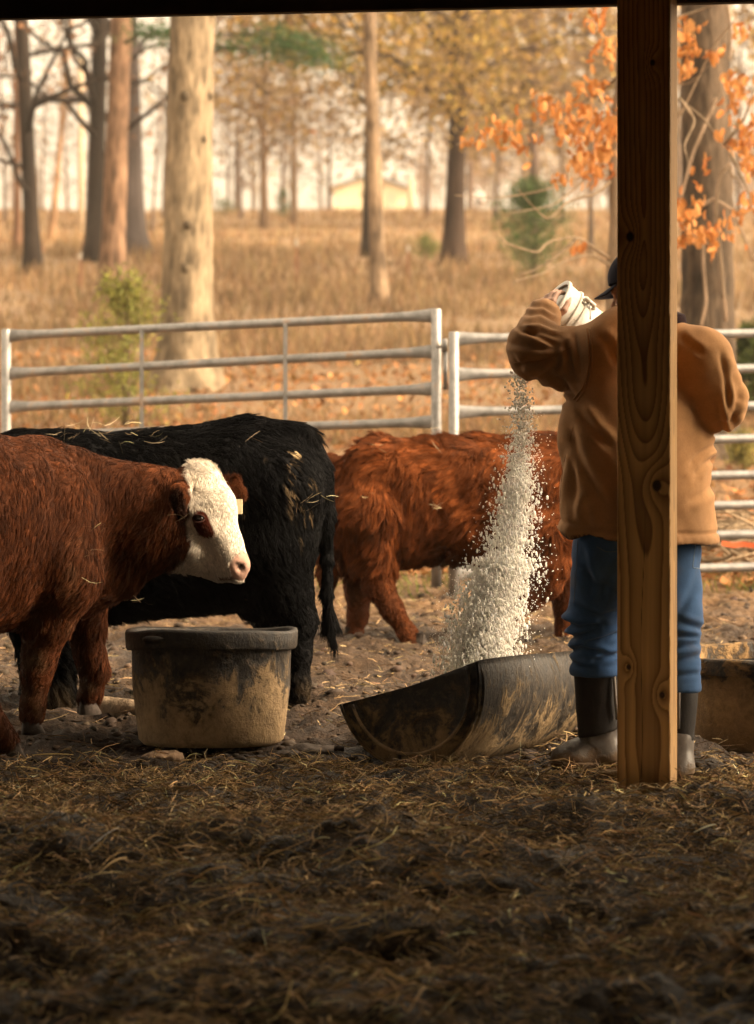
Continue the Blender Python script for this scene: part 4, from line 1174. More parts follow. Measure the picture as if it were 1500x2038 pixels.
# ---------------------------------------------------------------- shaggy red cow
def cow_shaggy():
    Y0 = 15.6
    c = Cow(Y0, (-0.35, 15.05, -0.05), (1.65, 16.15, 1.2), 0.0125)
    c.c((775, 998, 0), 114, (1085, 998, 0), 118, 0.05, 0.84)
    c.c((760, 960, 0), 84, (1100, 950, 0), 78, 0.06, 1.1)
    c.c((740, 1010, 0), 90, (800, 1010, 0), 105, 0.06, 0.95)
    c.c((1090, 990, 0), 118, (1180, 960, 0), 92, 0.06, 0.75)
    c.c((1180, 955, 0), 90, (1275, 935, 0.02), 62, 0.06, 0.75)
    c.c((1285, 925, 0.02), 50, (1330, 1000, 0.02), 34, 0.04); c.c((1330, 1000, 0.02), 32, (1345, 1035, 0.02), 27, 0.03)
    for s in (-1, 1): c.c((1285, 905, 0.02+0.10*s), 12, (1278, 925, 0.02+0.22*s), 17, 0.02)
    # hind legs: near one reaching forward, far one upright
    c.chain([((735, 1030, -0.14), 76), ((744, 1108, -0.14), 43), ((752, 1162, -0.14), 29), ((780, 1213, -0.14), 20), ((812, 1262, -0.14), 16), ((826, 1288, -0.14), 17)], 0.04)
    c.chain([((720, 1040, 0.14), 78), ((722, 1115, 0.14), 46), ((714, 1170, 0.14), 27), ((712, 1225, 0.14), 19), ((702, 1270, 0.14), 16), ((700, 1286, 0.14), 17)], 0.04)
    # forelegs: near one lifted and folded, far one planted
    c.chain([((1085, 1060, -0.13), 70), ((1092, 1120, -0.14), 44), ((1090, 1160, -0.14), 29), ((1060, 1190, -0.13), 21), ((1030, 1210, -0.12), 17), ((1012, 1222, -0.12), 18)], 0.03)
    c.chain([((1115, 1060, 0.13), 70), ((1122, 1140, 0.14), 42), ((1128, 1200, 0.14), 27), ((1124, 1270, 0.14), 19), ((1122, 1290, 0.14), 20)], 0.03)
    c.chain([((668, 930, 0), 22), ((655, 960, 0), 16), ((650, 1060, 0), 11), ((652, 1150, 0), 18), ((652, 1190, 0), 8)], 0.03)
    V, Q = c.s.mesh(2)
    Nn = vnormals(V, Q); px, py = proj(V)
    V = V+Nn*(0.020*fbm(V, 6, 4, 3)*sstep(1170, 1120, py))[:, None]
    t = thing('cow', 'shaggy rust-red cow walking behind the falling feed', 'cow', (*W(830, 1300, Y0)[:2], 0))
    def coat(P):
        px, py = proj(P)
        r = np.array([0.115, 0.0315, 0.0075])*(1+0.4*fbm(P, 5, 171, 3))[:, None]
        d = sstep(0.1, 0.5, fbm(P, 7, 133, 2))
        r = r*(1-0.35*d[:, None])
        lg = sstep(1130, 1180, py); r = r*(1-0.25*lg[:, None])+np.array([0.05, 0.02, 0.01])*0.3*lg[:, None]
        return r
    me = mesh_np('cow_body', local(t, V), Q); set_col(me, coat(V)*0.8); obj('body', me, M['coat'], t)
    for (x, y, d, dz, dr) in ((832, 1296, -0.14, 0, (1, 0)), (698, 1296, 0.14, 0, (1, 0)), (1003, 1228, -0.12, None, (0.2, 0.1)), (1122, 1300, 0.14, 0, (1, 0))):
        q = c.p(x, y, d)
        if dz is not None: q[2] = max(ground_z(q)-0.005, 0)
        else: q[2] -= 0.03
        hoof(t, q, dr, 0.046, 0.07)
    def flow(P):
        px, py = proj(P)
        f = np.array([-0.45, 0, -0.8])[None]+0.0*P
        up = sstep(930, 885, py)[:, None]
        return f*(1-up)+np.array([-0.8, -0.1, 0.1])*up
    def length(P):
        px, py = proj(P)
        L = np.where(py > 1135, 0.012, 0.062)
        L = np.where(py < 900, 0.06, L)
        L = np.where((py > 1080) & (py < 1165) & (px > 780) & (px < 1060) & (py < 1135), 0.065, L)
        return L
    fur('shaggy_fur', t, V, Q, 100000, length, flow, coat, 13, 0.34, 0.55, 5500, 0.95, 0.0011, lambda C: np.where(C[:, 1] < Y0+0.1, 1.3, 0.5), 0.3)
    S = Surf(V, Q); return t, V, Q, S

COWS = [cow_whiteface(), cow_black(), cow_shaggy()]

def hay_on(S, spots, name, label, seed):
    rng = np.random.default_rng(seed); C, A, L, PT = [], [], [], []
    for (px, py, sp, n) in spots:
        for k in range(n):
            l, nn = S.at(px+rng.normal(0, sp), py+rng.normal(0, sp*0.35))
            if l is None: continue
            C.append(l+nn*0.035+np.array([0, -0.005, 0.01])); A.append(rng.uniform(-0.9, 0.9)); L.append(rng.uniform(0.03, 0.085)); PT.append(rng.normal(0, 0.6))
    n = len(C)
    if not n: return
    me = strips(np.array(C), np.array(A), np.array(L), np.full(n, 0.0019), np.array(PT), rng.uniform(-0.8, 0.8, n), tone(n, (0.40, 0.32, 0.19), 0.3), name, None)
    obj(name, me, M['straw'], kind='stuff', label=label, category='hay')
hay_on(COWS[1][3], [(160, 872, 40, 14), (235, 878, 30, 16), (120, 885, 20, 6), (320, 880, 20, 4), (510, 888, 8, 2), (270, 1180, 25, 8), (640, 990, 8, 3), (600, 1000, 20, 5)], 'hay_wisps', 'pale hay stalks caught on the black cow', 3)
hay_on(COWS[2][3], [(860, 880, 40, 5), (740, 900, 30, 5), (870, 1010, 12, 6), (690, 1000, 20, 4)], 'hay_wisps', 'pale hay stalks caught in the shaggy red coat', 4)
hay_on(COWS[0][3], [(185, 1060, 10, 4), (172, 1110, 12, 5), (160, 1160, 12, 4), (360, 1030, 5, 2)], 'hay_wisps', 'bits of hay stuck on the shoulder of the white-faced cow', 5)

# ================================================================== PERSON WITH PAIL
def cloth_mat(name, scale=900, bd=0.0005, rough=0.85):
    m, nt, b = new_mat(name, rough, 0.12)
    a = nt.nodes.new('ShaderNodeAttribute'); a.attribute_name = 'Col'
    v = coords(nt)
    n = noise(nt, v, 14, 6, 0.65); n2 = noise(nt, v, 220, 2, 0.6)
    c = mixc(nt, 1.0, a.outputs['Color'], ramp(nt, n, [(0.3, 0.86), (0.7, 1.12)]), 'MULTIPLY')
    c = mixc(nt, 1.0, c, ramp(nt, n2, [(0.25, 0.9), (0.75, 1.08)]), 'MULTIPLY')
    nt.links.new(c, b.inputs['Base Color'])
    b.inputs['Sheen Weight'].default_value = 0.08
    bump(nt, b, n2, bd, 0.6)
    return m
M['duck'] = cloth_mat('duck_cloth', 900, 0.0008)
M['denim'] = cloth_mat('denim', 900, 0.0009)
M['navy'] = mat_simple('navy_cotton', (0.012, 0.013, 0.030), 0.85, 0.15, 0.2, 30, 300, 0.0006)
M['collar'] = mat_simple('corduroy', (0.022, 0.011, 0.013), 0.9, 0.1, 0.2, 30, 300, 0.001)
M['neoprene'] = mat_simple('neoprene', (0.012, 0.009, 0.008), 0.6, 0.3, 0.3, 20, 100, 0.001)
def boot_mat():
    m, nt, b = new_mat('boot_rubber', 0.4, 0.45)
    v = coords(nt); n = noise(nt, v, 16, 6, 0.7); n2 = noise(nt, v, 60, 4)
    sep = nt.nodes.new('ShaderNodeSeparateXYZ'); nt.links.new(v, sep.inputs[0])
    mr = N(nt, 'ShaderNodeMapRange'); nt.links.new(sep.outputs['Z'], mr.inputs[0])
    for i, x in ((1, 0.0), (2, 0.10), (3, 0.35), (4, -0.06)): mr.inputs[i].default_value = x
    a = N(nt, 'ShaderNodeMath', operation='ADD'); nt.links.new(n, a.inputs[0]); nt.links.new(mr.outputs[0], a.inputs[1])
    mk = ramp(nt, a.outputs[0], [(0.52, 0), (0.68, 1)])
    c = mixc(nt, mk, ramp(nt, n2, [(0.3, (0.11, 0.096, 0.088)), (0.7, (0.17, 0.152, 0.138))]), (0.13, 0.08, 0.042))
    nt.links.new(c, b.inputs['Base Color']); nt.links.new(ramp(nt, mk, [(0, 0.3), (1, 0.75)]), b.inputs['Roughness'])
    bump(nt, b, mk, 0.003, 0.6)
    return m
M['boot'] = boot_mat()
M['skin'] = mat_col('skin', 0.55, 0.35, 140, 0.0012)

def folds2(px, py, lines):
    out = np.zeros(len(px))
    for (pl, dep, wd) in lines:
        A_ = np.array(pl, float); best = np.full(len(px), 1e9); side = np.zeros(len(px)); tpos = np.zeros(len(px))
        for i in range(len(A_)-1):
            e = A_[i+1]-A_[i]; L2 = e @ e
            t_ = np.clip(((px-A_[i, 0])*e[0]+(py-A_[i, 1])*e[1])/L2, 0, 1)
            dx_ = px-A_[i, 0]-t_*e[0]; dy_ = py-A_[i, 1]-t_*e[1]; ds = np.hypot(dx_, dy_)
            u_ = ds < best; best = np.where(u_, ds, best); side = np.where(u_, np.sign(dx_*e[1]-dy_*e[0]), side); tpos = np.where(u_, (i+t_)/(len(A_)-1), tpos)
        fade_ = np.clip(np.minimum(tpos, 1-tpos)*5+0.25, 0, 1)
        out += dep*fade_*(-np.exp(-(best/wd)**2)+0.85*np.exp(-((best-2.0*wd)/(1.25*wd))**2)*(0.65+0.35*side))
    return out

def man():
    Y0 = 11.05; K = Y0/F
    def p(px, py, d=0.0): return W(px, py, Y0+d)
    yaw = math.radians(24)            # shoulders: the back turns a little to the right
    t = thing('person', 'person in tan canvas jacket, jeans and rubber boots tipping a white pail', 'person', (*p(1262, 1545)[:2], 0))
    def S(lo, hi, res): return SDF(lo, hi, res)
    # ---------------- body (one figure under the clothes)
    s = S((0.35, 10.55, -0.02), (1.42, 11.85, 1.92), 0.013)
    def c(s, a, ra, b, rb, k=0.03, sy=1.0, yw=0.0, sub=False): s.cap(p(*a), ra*K, p(*b), rb*K, k, sy, yw, sub)
    c(s, (1268, 720, 0), 88, (1262, 900, 0), 105, 0.05, 0.62, yaw); c(s, (1262, 900, 0), 105, (1262, 1030, 0.02), 84, 0.05, 0.6, yaw)
    c(s, (1205, 695, 0.02), 40, (1375, 690, -0.04), 40, 0.05)
    c(s, (1290, 690, 0.02), 42, (1286, 620, 0.05), 38, 0.04)
    c(s, (1195, 700, 0.02), 42, (1066, 705, 0.04), 30, 0.03); c(s, (1066, 705, 0.04), 30, (1090, 640, 0.20), 19, 0.03)
    c(s, (1390, 705, -0.04), 42, (1432, 808, 0), 32, 0.03); c(s, (1432, 808, 0), 31, (1350, 770, 0.30), 20, 0.03)
    c(s, (1210, 1075, 0.06), 46, (1186, 1220, 0.13), 38, 0.04); c(s, (1186, 1220, 0.13), 36, (1190, 1360, 0.20), 25, 0.03); c(s, (1190, 1360, 0.20), 25, (1196, 1490, 0.21), 22, 0.03)
    c(s, (1318, 1080, 0.03), 44, (1345, 1220, -0.10), 38, 0.04); c(s, (1345, 1220, -0.10), 35, (1348, 1380, -0.14), 24, 0.03); c(s, (1348, 1380, -0.14), 24, (1346, 1510, -0.15), 21, 0.03)
    V1, Q1 = s.mesh(1)
    # head: built facing its own +x, then turned left-away and bent down
    h = SDF((-0.14, -0.12, -0.20), (0.16, 0.12, 0.16), 0.0055)
    h.ell((-0.008, 0, 0.03), (0.098, 0.078, 0.105), 0.02)
    h.cap((0.035, 0, -0.03), 0.062, (0.045, 0, -0.075), 0.043, 0.03)
    h.cap((0.01, 0, -0.06), 0.05, (0.05, 0, -0.095), 0.026, 0.03)
    h.cap((0.092, 0, 0.012), 0.008, (0.112, 0, -0.026), 0.0145, 0.012)
    for sg in (-1, 1):
        h.cap((0.082, 0.034*sg, 0.022), 0.012, (0.088, 0.012*sg, 0.026), 0.010, 0.012)
        h.ell((0.088, 0.032*sg, 0.004), (0.012, 0.015, 0.010), 0.008, True)
        h.ell((0.0805, 0.031*sg, 0.004), (0.012, 0.013, 0.011), 0.004)
        h.cap((0.05, 0.055*sg, -0.02), 0.022, (0.035, 0.055*sg, -0.06), 0.018, 0.02)
        h.ell((-0.006, 0.080*sg, -0.004), (0.021, 0.008, 0.032), 0.006)
        h.ell((-0.002, 0.088*sg, -0.004), (0.011, 0.005, 0.018), 0.004, True)
    h.cap((0.088, -0.02, -0.062), 0.006, (0.088, 0.02, -0.062), 0.006, 0.01)
    h.cap((0.098, -0.022, -0.0555), 0.002, (0.098, 0.022, -0.0555), 0.002, 0.003, sub=True)
    h.cap((0.0, 0, -0.05), 0.055, (-0.04, 0, -0.19), 0.06, 0.03)
    Vh, Qh = h.mesh(1)
    face = math.radians(180-28)        # heading of the face in plan: left and away
    R = Matrix.Rotation(face, 3, 'Z') @ Matrix.Rotation(math.radians(16), 3, 'Y')
    HC = p(1275, 582, 0.06)
    def place(V): return (np.array(R) @ np.asarray(V).T).T+HC
    Vh = place(Vh)
    # hands: palm plus five fingers, gripping the pail
    def hand(o, dr, palm, side, curl):
        """o wrist, dr pointing direction, palm normal, side towards the thumb"""
        dr = nrm(np.array(dr, float)); side = nrm(np.array(side, float)-np.dot(side, dr)*dr); palm = np.cross(dr, side)*1.0
        o = np.array(o, float)
        g = SDF(o-0.17, o+0.17, 0.0048)
        g.cap(o-dr*0.04, 0.027, o+dr*0.015, 0.026, 0.01)
        for k, x in enumerate((0.030, 0.010, -0.010, -0.029)):
            kn = o+dr*(0.088-0.004*abs(k-1))+side*x
            g.cap(o+dr*0.015+side*x*0.55, 0.016, kn, 0.0125, 0.012)
            ln = (0.042, 0.047, 0.044, 0.035)[k]; q = kn; an = 0.25
            for j, (f, rr) in enumerate(((1.0, 0.0098), (0.65, 0.0090), (0.52, 0.0080))):
                an += curl*(0.75 if j else 0.9)
                d2 = dr*math.cos(an)+palm*math.sin(an)
                q2 = q+d2*ln*f; g.cap(q, rr+0.0006, q2, rr, 0.004); q = q2
        th0 = o+dr*0.022+side*0.026; th1 = th0+nrm(dr*0.55+side*0.75+palm*0.35)*0.045; th2 = th1+nrm(dr*0.85+side*0.2+palm*0.6)*0.034; th3 = th2+nrm(dr*0.8+palm*0.8)*0.026
        g.cap(th0, 0.015, th1, 0.0125, 0.012); g.cap(th1, 0.0118, th2, 0.0105, 0.004); g.cap(th2, 0.0105, th3, 0.0085, 0.004)
        return g.mesh(1)
    # left hand rises from the sleeve and lies on the pail's side near its raised end
    wl = p(1092, 650, 0.21)
    VL, QL = hand(wl, (-0.10, 0.25, 0.95), None, (0.75, -0.55, 0.2), 0.55)
    wr = p(1345, 768, 0.31)
    VR, QR = hand(wr, (-0.9, 0.35, -0.1), None, (0.1, -0.2, 0.9), 0.6)
    mb = []
    allV = np.concatenate([V1, Vh, VL, VR]); offs = np.cumsum([0, len(V1), len(Vh), len(VL)])
    allQ = np.concatenate([q+o for q, o in zip((Q1, Qh, QL, QR), offs)])
    skin = np.array([0.44, 0.27, 0.20])*(1+0.12*fbm(allV, 22, 3, 3))[:, None]
    me = mesh_np('person_body', local(t, allV), allQ); set_col(me, np.clip(skin, 0, 0.9)); obj('body', me, M['skin'], t)
    # ---------------- hair
    g = SDF((-0.14, -0.12, -0.20), (0.16, 0.12, 0.16), 0.006)
    g.ell((-0.018, 0, 0.03), (0.093, 0.082, 0.105), 0.01); g.cap((-0.05, 0, -0.03), 0.06, (-0.055, 0, -0.07), 0.05, 0.02)
    g.cut((0, 0, -1), (0, 0, -0.09)); g.cut((1, 0, 0.0), (0.012, 0, 0)); g.ell((0.0, 0.085, -0.005), (0.028, 0.03, 0.04), 0.004, True); g.ell((0.0, -0.085, -0.005), (0.028, 0.03, 0.04), 0.004, True)
    v, q = g.mesh(1); v = place(v)
    me = mesh_np('hair', local(t, v), q); set_col(me, np.full((len(v), 3), 0.16)*(1+0.3*vn(v, 160, 3))[:, None]); obj('hair', me, M['bark'], t)
    # ---------------- cap
    g = SDF((-0.15, -0.14, -0.05), (0.24, 0.14, 0.2), 0.006)
    g.ell((-0.008, 0, 0.052), (0.112, 0.094, 0.103), 0.01); g.cut((0.10, 0, -1), (0, 0, 0.040))
    v, q = g.mesh(1); cap = obj('cap', mesh_np('cap', local(t, place(v)), q), M['navy'], t)
    us = np.linspace(-1, 1, 17); rs = np.linspace(0, 1, 8); Vb = []
    for dz in (0.0, -0.004):
        for r_ in rs:
            for u in us:
                a = u*1.12
                x0, y0 = 0.098*math.cos(a)-0.008, 0.088*math.sin(a)
                x = x0+0.078*r_*math.cos(a*0.75)**0.7; y = y0+0.012*r_*math.sin(a)
                Vb.append((x, y, 0.047-0.020*r_-0.22*abs(y)**1.3*0.9*r_+dz))
    n1, n2 = len(us), len(rs); Qb = []
    for k in (0, 1):
        for i in range(n2-1):
            for j in range(n1-1):
                q_ = (k*n1*n2+i*n1+j, k*n1*n2+(i+1)*n1+j, k*n1*n2+(i+1)*n1+j+1, k*n1*n2+i*n1+j+1); Qb.append(q_ if k == 0 else q_[::-1])
    for j in range(n1-1): Qb.append(((n2-1)*n1+j, n1*n2+(n2-1)*n1+j, n1*n2+(n2-1)*n1+j+1, (n2-1)*n1+j+1))
    b_ = MB(); b_.add(place(np.array(Vb)), Qb); br = b_.build('brim', M['navy'], t); br.parent = cap
    # ---------------- jacket
    s = S((0.33, 10.55, 0.75), (1.45, 11.75, 1.72), 0.0068)
    hem_n = np.array([0.095, -0.02, 1.0])
    c(s, (1262, 730, 0), 128, (1262, 880, 0), 156, 0.06, 0.62, yaw); c(s, (1262, 880, 0), 156, (1264, 1100, 0), 176, 0.06, 0.74, yaw)
    c(s, (1198, 704, 0.02), 60, (1290, 692, 0.0), 52, 0.05); c(s, (1300, 690, 0), 54, (1388, 712, -0.05), 62, 0.05)
    c(s, (1300, 668, 0.02), 46, (1302, 656, 0.03), 38, 0.03)
    c(s, (1190, 722, 0.03), 74, (1070, 703, 0.04), 55, 0.035); c(s, (1070, 703, 0.04), 54, (1062, 690, 0.06), 52, 0.03)
    c(s, (1060, 688, 0.06), 50, (1082, 628, 0.20), 35, 0.022)
    c(s, (1398, 722, -0.04), 62, (1430, 800, 0.0), 52, 0.035); c(s, (1430, 806, 0), 52, (1350, 775, 0.29), 34, 0.03)
    s.cap(p(1092, 606, 0.235), 24*K, p(1104, 578, 0.31), 27*K, 0.006, sub=True)     # sleeve opening
    hp = p(1262, 1066, 0); s.cut(-hem_n, hp)
    V, Q = s.mesh(2); Nn = vnormals(V, Q)
    px, py = proj(V)
    # folds
    armL = sstep(1175, 1130, px)*sstep(830, 790, py); armR = sstep(1415, 1445, px)*sstep(900, 870, py)
    fore = sstep(690, 655, py)*sstep(1130, 1105, px)
    q1 = vvec(V, 7, 3)
    A = np.sin((px*0.75+py*0.55)*0.085+3.0*q1[:, 0])*np.sin(px*0.03-py*0.045+2*q1[:, 1])
    B = np.sin(py*0.30+px*0.16+2.2*q1[:, 0]+0.02*px)
    ridge = 1-np.abs(fbm(V*np.array([1.0, 1.0, 0.75]), 8.5, 23, 2))*2.2
    def crease(ca, cb, ang, sd, wdt=0.16):
        ca_, sa_ = math.cos(ang), math.sin(ang)
        P2 = np.stack([(px*ca_+py*sa_)/ca, (-px*sa_+py*ca_)/cb, V[:, 1]*5], 1)
        nn = vn(P2, 1.0, sd)+0.35*vn(P2, 2.1, sd+3)
        return np.exp(-(nn/wdt)**2), np.abs(nn)
    LF = [([(1108, 688), (1070, 668), (1022, 648)], 0.010, 6), ([(1106, 696), (1060, 690), (1010, 682)], 0.010, 6), ([(1108, 705), (1070, 722), (1028, 728)], 0.011, 6), ([(1115, 712), (1090, 742), (1062, 760)], 0.011, 7),
          ([(1150, 795), (1118, 760), (1092, 738)], 0.011, 6), ([(1156, 780), (1136, 730), (1128, 690)], 0.011, 6), ([(1160, 760), (1150, 700), (1142, 662)], 0.010, 6), ([(1135, 805), (1100, 782), (1060, 758)], 0.008, 6),
          ([(1040, 662), (1075, 658), (1112, 672)], 0.008, 5), ([(1036, 644), (1072, 640), (1110, 658)], 0.008, 5), ([(1044, 628), (1076, 624), (1108, 642)], 0.008, 5), ([(1054, 612), (1082, 610), (1108, 628)], 0.007, 4.5),
          ([(1018, 705), (1040, 742), (1075, 768)], 0.006, 5)]
    BF = [([(1128, 850), (1160, 925), (1200, 1005)], 0.011, 9), ([(1148, 812), (1178, 852), (1215, 890)], 0.010, 8), ([(1112, 890), (1104, 960), (1100, 1040)], 0.010, 8), ([(1134, 925), (1142, 990), (1146, 1045)], 0.009, 8), ([(1168, 1000), (1176, 1050)], 0.007, 7),
          ([(1436, 872), (1402, 898), (1372, 930)], 0.010, 7), ([(1432, 905), (1400, 925), (1380, 948)], 0.008, 6), ([(1430, 960), (1395, 985), (1365, 1000)], 0.006, 8), ([(1352, 668), (1375, 690), (1402, 705)], 0.006, 7), ([(1190, 665), (1215, 690), (1232, 730)], 0.006, 8)]
    RF = [([(1432, 700), (1446, 760), (1448, 820)], 0.010, 6), ([(1455, 735), (1466, 790), (1456, 845)], 0.009, 6), ([(1422, 780), (1432, 830), (1440, 866)], 0.010, 6), ([(1470, 760), (1474, 800)], 0.007, 5), ([(1420, 850), (1450, 838), (1475, 818)], 0.008, 5)]
    near = sstep(11.45, 11.25, V[:, 1])
    d = armL*folds2(px, py, LF)*near+(1-armL)*(1-armR)*folds2(px, py, BF)*near+armR*folds2(px, py, RF)
    # drape of the back: broad soft vertical folds lower left, diagonal pull under the arm
    low = sstep(780, 960, py)*(1-armL)*(1-armR)
    d = d+low*(0.020*np.sin(px*0.045+py*0.012+1.2*q1[:, 0])*sstep(1250, 1120, px)+0.004*np.sin(px*0.05-py*0.03+2*q1[:, 1]))
    pull = np.exp(-((px-1150-0.45*(py-800))/26)**2)*sstep(780, 830, py)*sstep(1000, 900, py); d = d+0.010*pull
    d = d+0.004*fbm(V, 5, 9, 2)+0.0015*fbm(V, 22, 19, 2)
    d = d+0.010*sstep(40, 0, np.abs(px-1415-0.1*(py-850)))*np.sin(py*0.08)*sstep(830, 860, py)*sstep(960, 900, py)
    hz = (V-hp) @ (hem_n/np.linalg.norm(hem_n))            # height above the hem
    d = d-0.007*np.exp(-((hz-0.036)/0.006)**2)+0.004*sstep(0.034, 0.015, hz)+0.0006*np.sin(np.arctan2(V[:, 1]-11.05, V[:, 0]-0.88)*40)*sstep(0.04, 0.02, hz)
    V = V+Nn*d[:, None]
    tan = np.array([0.44, 0.235, 0.105])
    wear = 1+0.10*fbm(V, 4, 41, 3)+0.05*fbm(V, 30, 43, 2)
    col = tan[None]*wear[:, None]
    soil = sstep(0.15, 0.6, fbm(V, 3.5, 87, 3))*0.28; col = col*(1-soil[:, None])+np.array([0.16, 0.10, 0.06])*soil[:, None]
    slv_shade = armL*0.30; col = col*(1-slv_shade[:, None])+np.array([0.24, 0.15, 0.092])*slv_shade[:, None]  # shade on the left sleeve painted into its colour
    lin = (Nn @ (hem_n/np.linalg.norm(hem_n)) < -0.75) & (hz < 0.01)
    col[lin] = np.array([0.012, 0.009, 0.010])
    jk = obj('jacket', None, None, t) if False else None
    me = mesh_np('jacket', local(t, V), Q); set_col(me, np.clip(col, 0.004, 0.9)); jk = obj('jacket', me, M['duck'], t)
    SJ = Surf(V, Q)
    def seam(pts, r=0.0032, off=0.001, colr=(0.33, 0.165, 0.065)):
        P = []
        n = len(pts); A_ = np.array(pts, float)
        for u in np.linspace(0, n-1, n*8):
            l, nn = SJ.at(np.interp(u, np.arange(n), A_[:, 0]), np.interp(u, np.arange(n), A_[:, 1]))
            if l is not None: P.append(l+nn*off)
        if len(P) < 4: return
        P = np.array(P); ker = np.ones(5)/5
        P = np.stack([np.convolve(np.pad(P[:, i], 2, mode='edge'), ker, 'valid') for i in range(3)], 1)
        m_ = MB(); m_.tube(P, r, 6, colr); m_.build('seam', M['duck'], t).parent = jk
    seam([(1168, 652), (1172, 690), (1172, 730), (1162, 770), (1140, 798)])
    seam([(1174, 652), (1178, 690), (1178, 730), (1168, 772), (1146, 802)], 0.0018)
    seam([(1020, 722), (1080, 718), (1120, 700), (1140, 690)], 0.0020)
    seam([(1146, 830), (1120, 930), (1112, 1030)], 0.0016)
    # collar
    g = SDF(p(1286, 640, 0.04)-0.2, p(1286, 640, 0.04)+0.2, 0.007)
    cc = p(1296, 630, 0.02)
    g.cap(cc+np.array([0, 0, -0.03]), 0.122, cc+np.array([-0.02, 0.02, 0.018]), 0.098, 0.01, 0.92); g.cut((0.28, -0.1, 1), cc+np.array([0, 0, 0.040])); g.cap(cc+np.array([-0.02, 0.02, 0.0]), 0.07, cc+np.array([-0.03, 0.03, 0.2]), 0.085, 0.01, sub=True)
    v, q = g.mesh(1); obj('collar', mesh_np('collar', local(t, v), q), M['collar'], t).parent = jk
    # ---------------- jeans
    s = S((0.55, 10.6, 0.22), (1.30, 11.6, 1.0), 0.0068)
    c(s, (1240, 1050, 0.03), 90, (1295, 1050, 0.01), 90, 0.04, 0.62, yaw)
    c(s, (1204, 1095, 0.05), 66, (1184, 1225, 0.12), 52, 0.04); c(s, (1184, 1225, 0.12), 51, (1187, 1360, 0.19), 50, 0.03)
    c(s, (1330, 1100, 0.02), 66, (1344, 1225, -0.10), 50, 0.04); c(s, (1344, 1225, -0.10), 49, (1347, 1390, -0.14), 45, 0.03)
    f_keep = s.f.copy()
    V, Q = s.mesh(2)
    # cut leg openings just above the boot necks
    s.f = f_keep; s.cut((-0.05, 0.12, -1), p(1186, 1338, 0.18)) if False else None
    x, y, z = s._pts((slice(None),)*3)
    zl_, zr_ = p(1186, 1342, 0.18)[2], p(1347, 1374, -0.14)[2]
    midx = p(1265, 1300, 0.02)[0]
    s.f = np.maximum(s.f, np.where(x < midx, zl_-z, zr_-z).astype(np.float32))
    V, Q = s.mesh(2); Nn = vnormals(V, Q); px, py = proj(V)
    q1 = vvec(V, 8, 13)
    lw = np.where(px < 1265, sstep(1195, 1235, py)*sstep(1335, 1300, py), sstep(1225, 1262, py)*sstep(1372, 1330, py))
    hi = np.where(px < 1265, sstep(1130, 1200, py), sstep(1150, 1230, py))
    fold = np.sin(py*0.115+0.02*(px-1180)+2.6*q1[:, 0]+1.0*np.sin(px*0.03))
    JF = [([(1110, 1232), (1150, 1250), (1200, 1244)], 0.014, 6), ([(1114, 1258), (1140, 1268), (1188, 1256)], 0.013, 5), ([(1160, 1280), (1200, 1272), (1238, 1258)], 0.011, 5), ([(1122, 1298), (1156, 1290), (1212, 1302)], 0.012, 5), ([(1176, 1316), (1210, 1306), (1238, 1298)], 0.010, 5),
          ([(1150, 1208), (1196, 1228), (1240, 1214)], 0.009, 6), ([(1132, 1312), (1150, 1326), (1180, 1330)], 0.008, 5), ([(1138, 1120), (1180, 1160), (1232, 1178)], 0.007, 8), ([(1155, 1090), (1170, 1140), (1172, 1196)], 0.007, 8), ([(1236, 1100), (1210, 1150), (1190, 1205)], 0.006, 8),
          ([(1330, 1262), (1392, 1270)], 0.010, 5), ([(1330, 1288), (1392, 1280)], 0.010, 5), ([(1330, 1318), (1394, 1304)], 0.010, 6), ([(1350, 1236), (1398, 1252)], 0.008, 6), ([(1340, 1345), (1392, 1340)], 0.007, 5), ([(1400, 1110), (1380, 1170), (1350, 1220)], 0.006, 8)]
    fold = np.zeros(len(V)); fb = folds2(px, py, JF); lw = np.ones(len(V))
    d = fb+0.003*fbm(V, 6, 3, 2)+0.004*fbm(V*np.array([1, 1, 0.4]), 12, 31, 2)
    d = d+0.010*np.exp(-((py-1228)/12)**2)*sstep(1180, 1130, px)+0.006*np.exp(-((py-1254)/8)**2)*sstep(1180, 1130, px)
    d = d+0.003*sstep(14, 4, np.minimum(np.abs(py-1338)*(px < 1265)+99*(px >= 1265), np.abs(py-1370)*(px >= 1265)+99*(px < 1265)))
    fold = fb/0.012
    V = V+Nn*d[:, None]
    den = np.array([0.024, 0.064, 0.165])*(1+0.35*fbm(V, 5, 7, 3)+0.35*np.clip(fold, -1.5, 1.5)*lw)[:, None]
    fade = sstep(0.0, 0.7, fbm(V*np.array([1, 1, 0.5]), 3, 57, 2)+0.25)*0.4
    den = den*(1-fade[:, None])+np.array([0.075, 0.150, 0.29])*fade[:, None]
    dirt = sstep(0.2, 0.7, fbm(V, 9, 67, 3))*0.25; den = den*(1-dirt[:, None])+np.array([0.12, 0.085, 0.05])*dirt[:, None]
    me = mesh_np('jeans', local(t, V), Q); set_col(me, np.clip(den, 0.003, 0.9)); jn = obj('jeans', me, M['denim'], t)
    SJ = Surf(V, Q)
    def jseam(pts, r=0.0016, colr=(0.10, 0.13, 0.18)):
        P = []; A_ = np.array(pts, float); n = len(pts)
        for u in np.linspace(0, n-1, n*8):
            l, nn = SJ.at(np.interp(u, np.arange(n), A_[:, 0]), np.interp(u, np.arange(n), A_[:, 1]))
            if l is not None: P.append(l)
        if len(P) < 4: return
        m_ = MB(); m_.tube(np.array(P), r, 5, colr); m_.build('seam', M['denim'], t).parent = jn
    jseam([(1150, 1075), (1147, 1130), (1142, 1200)])
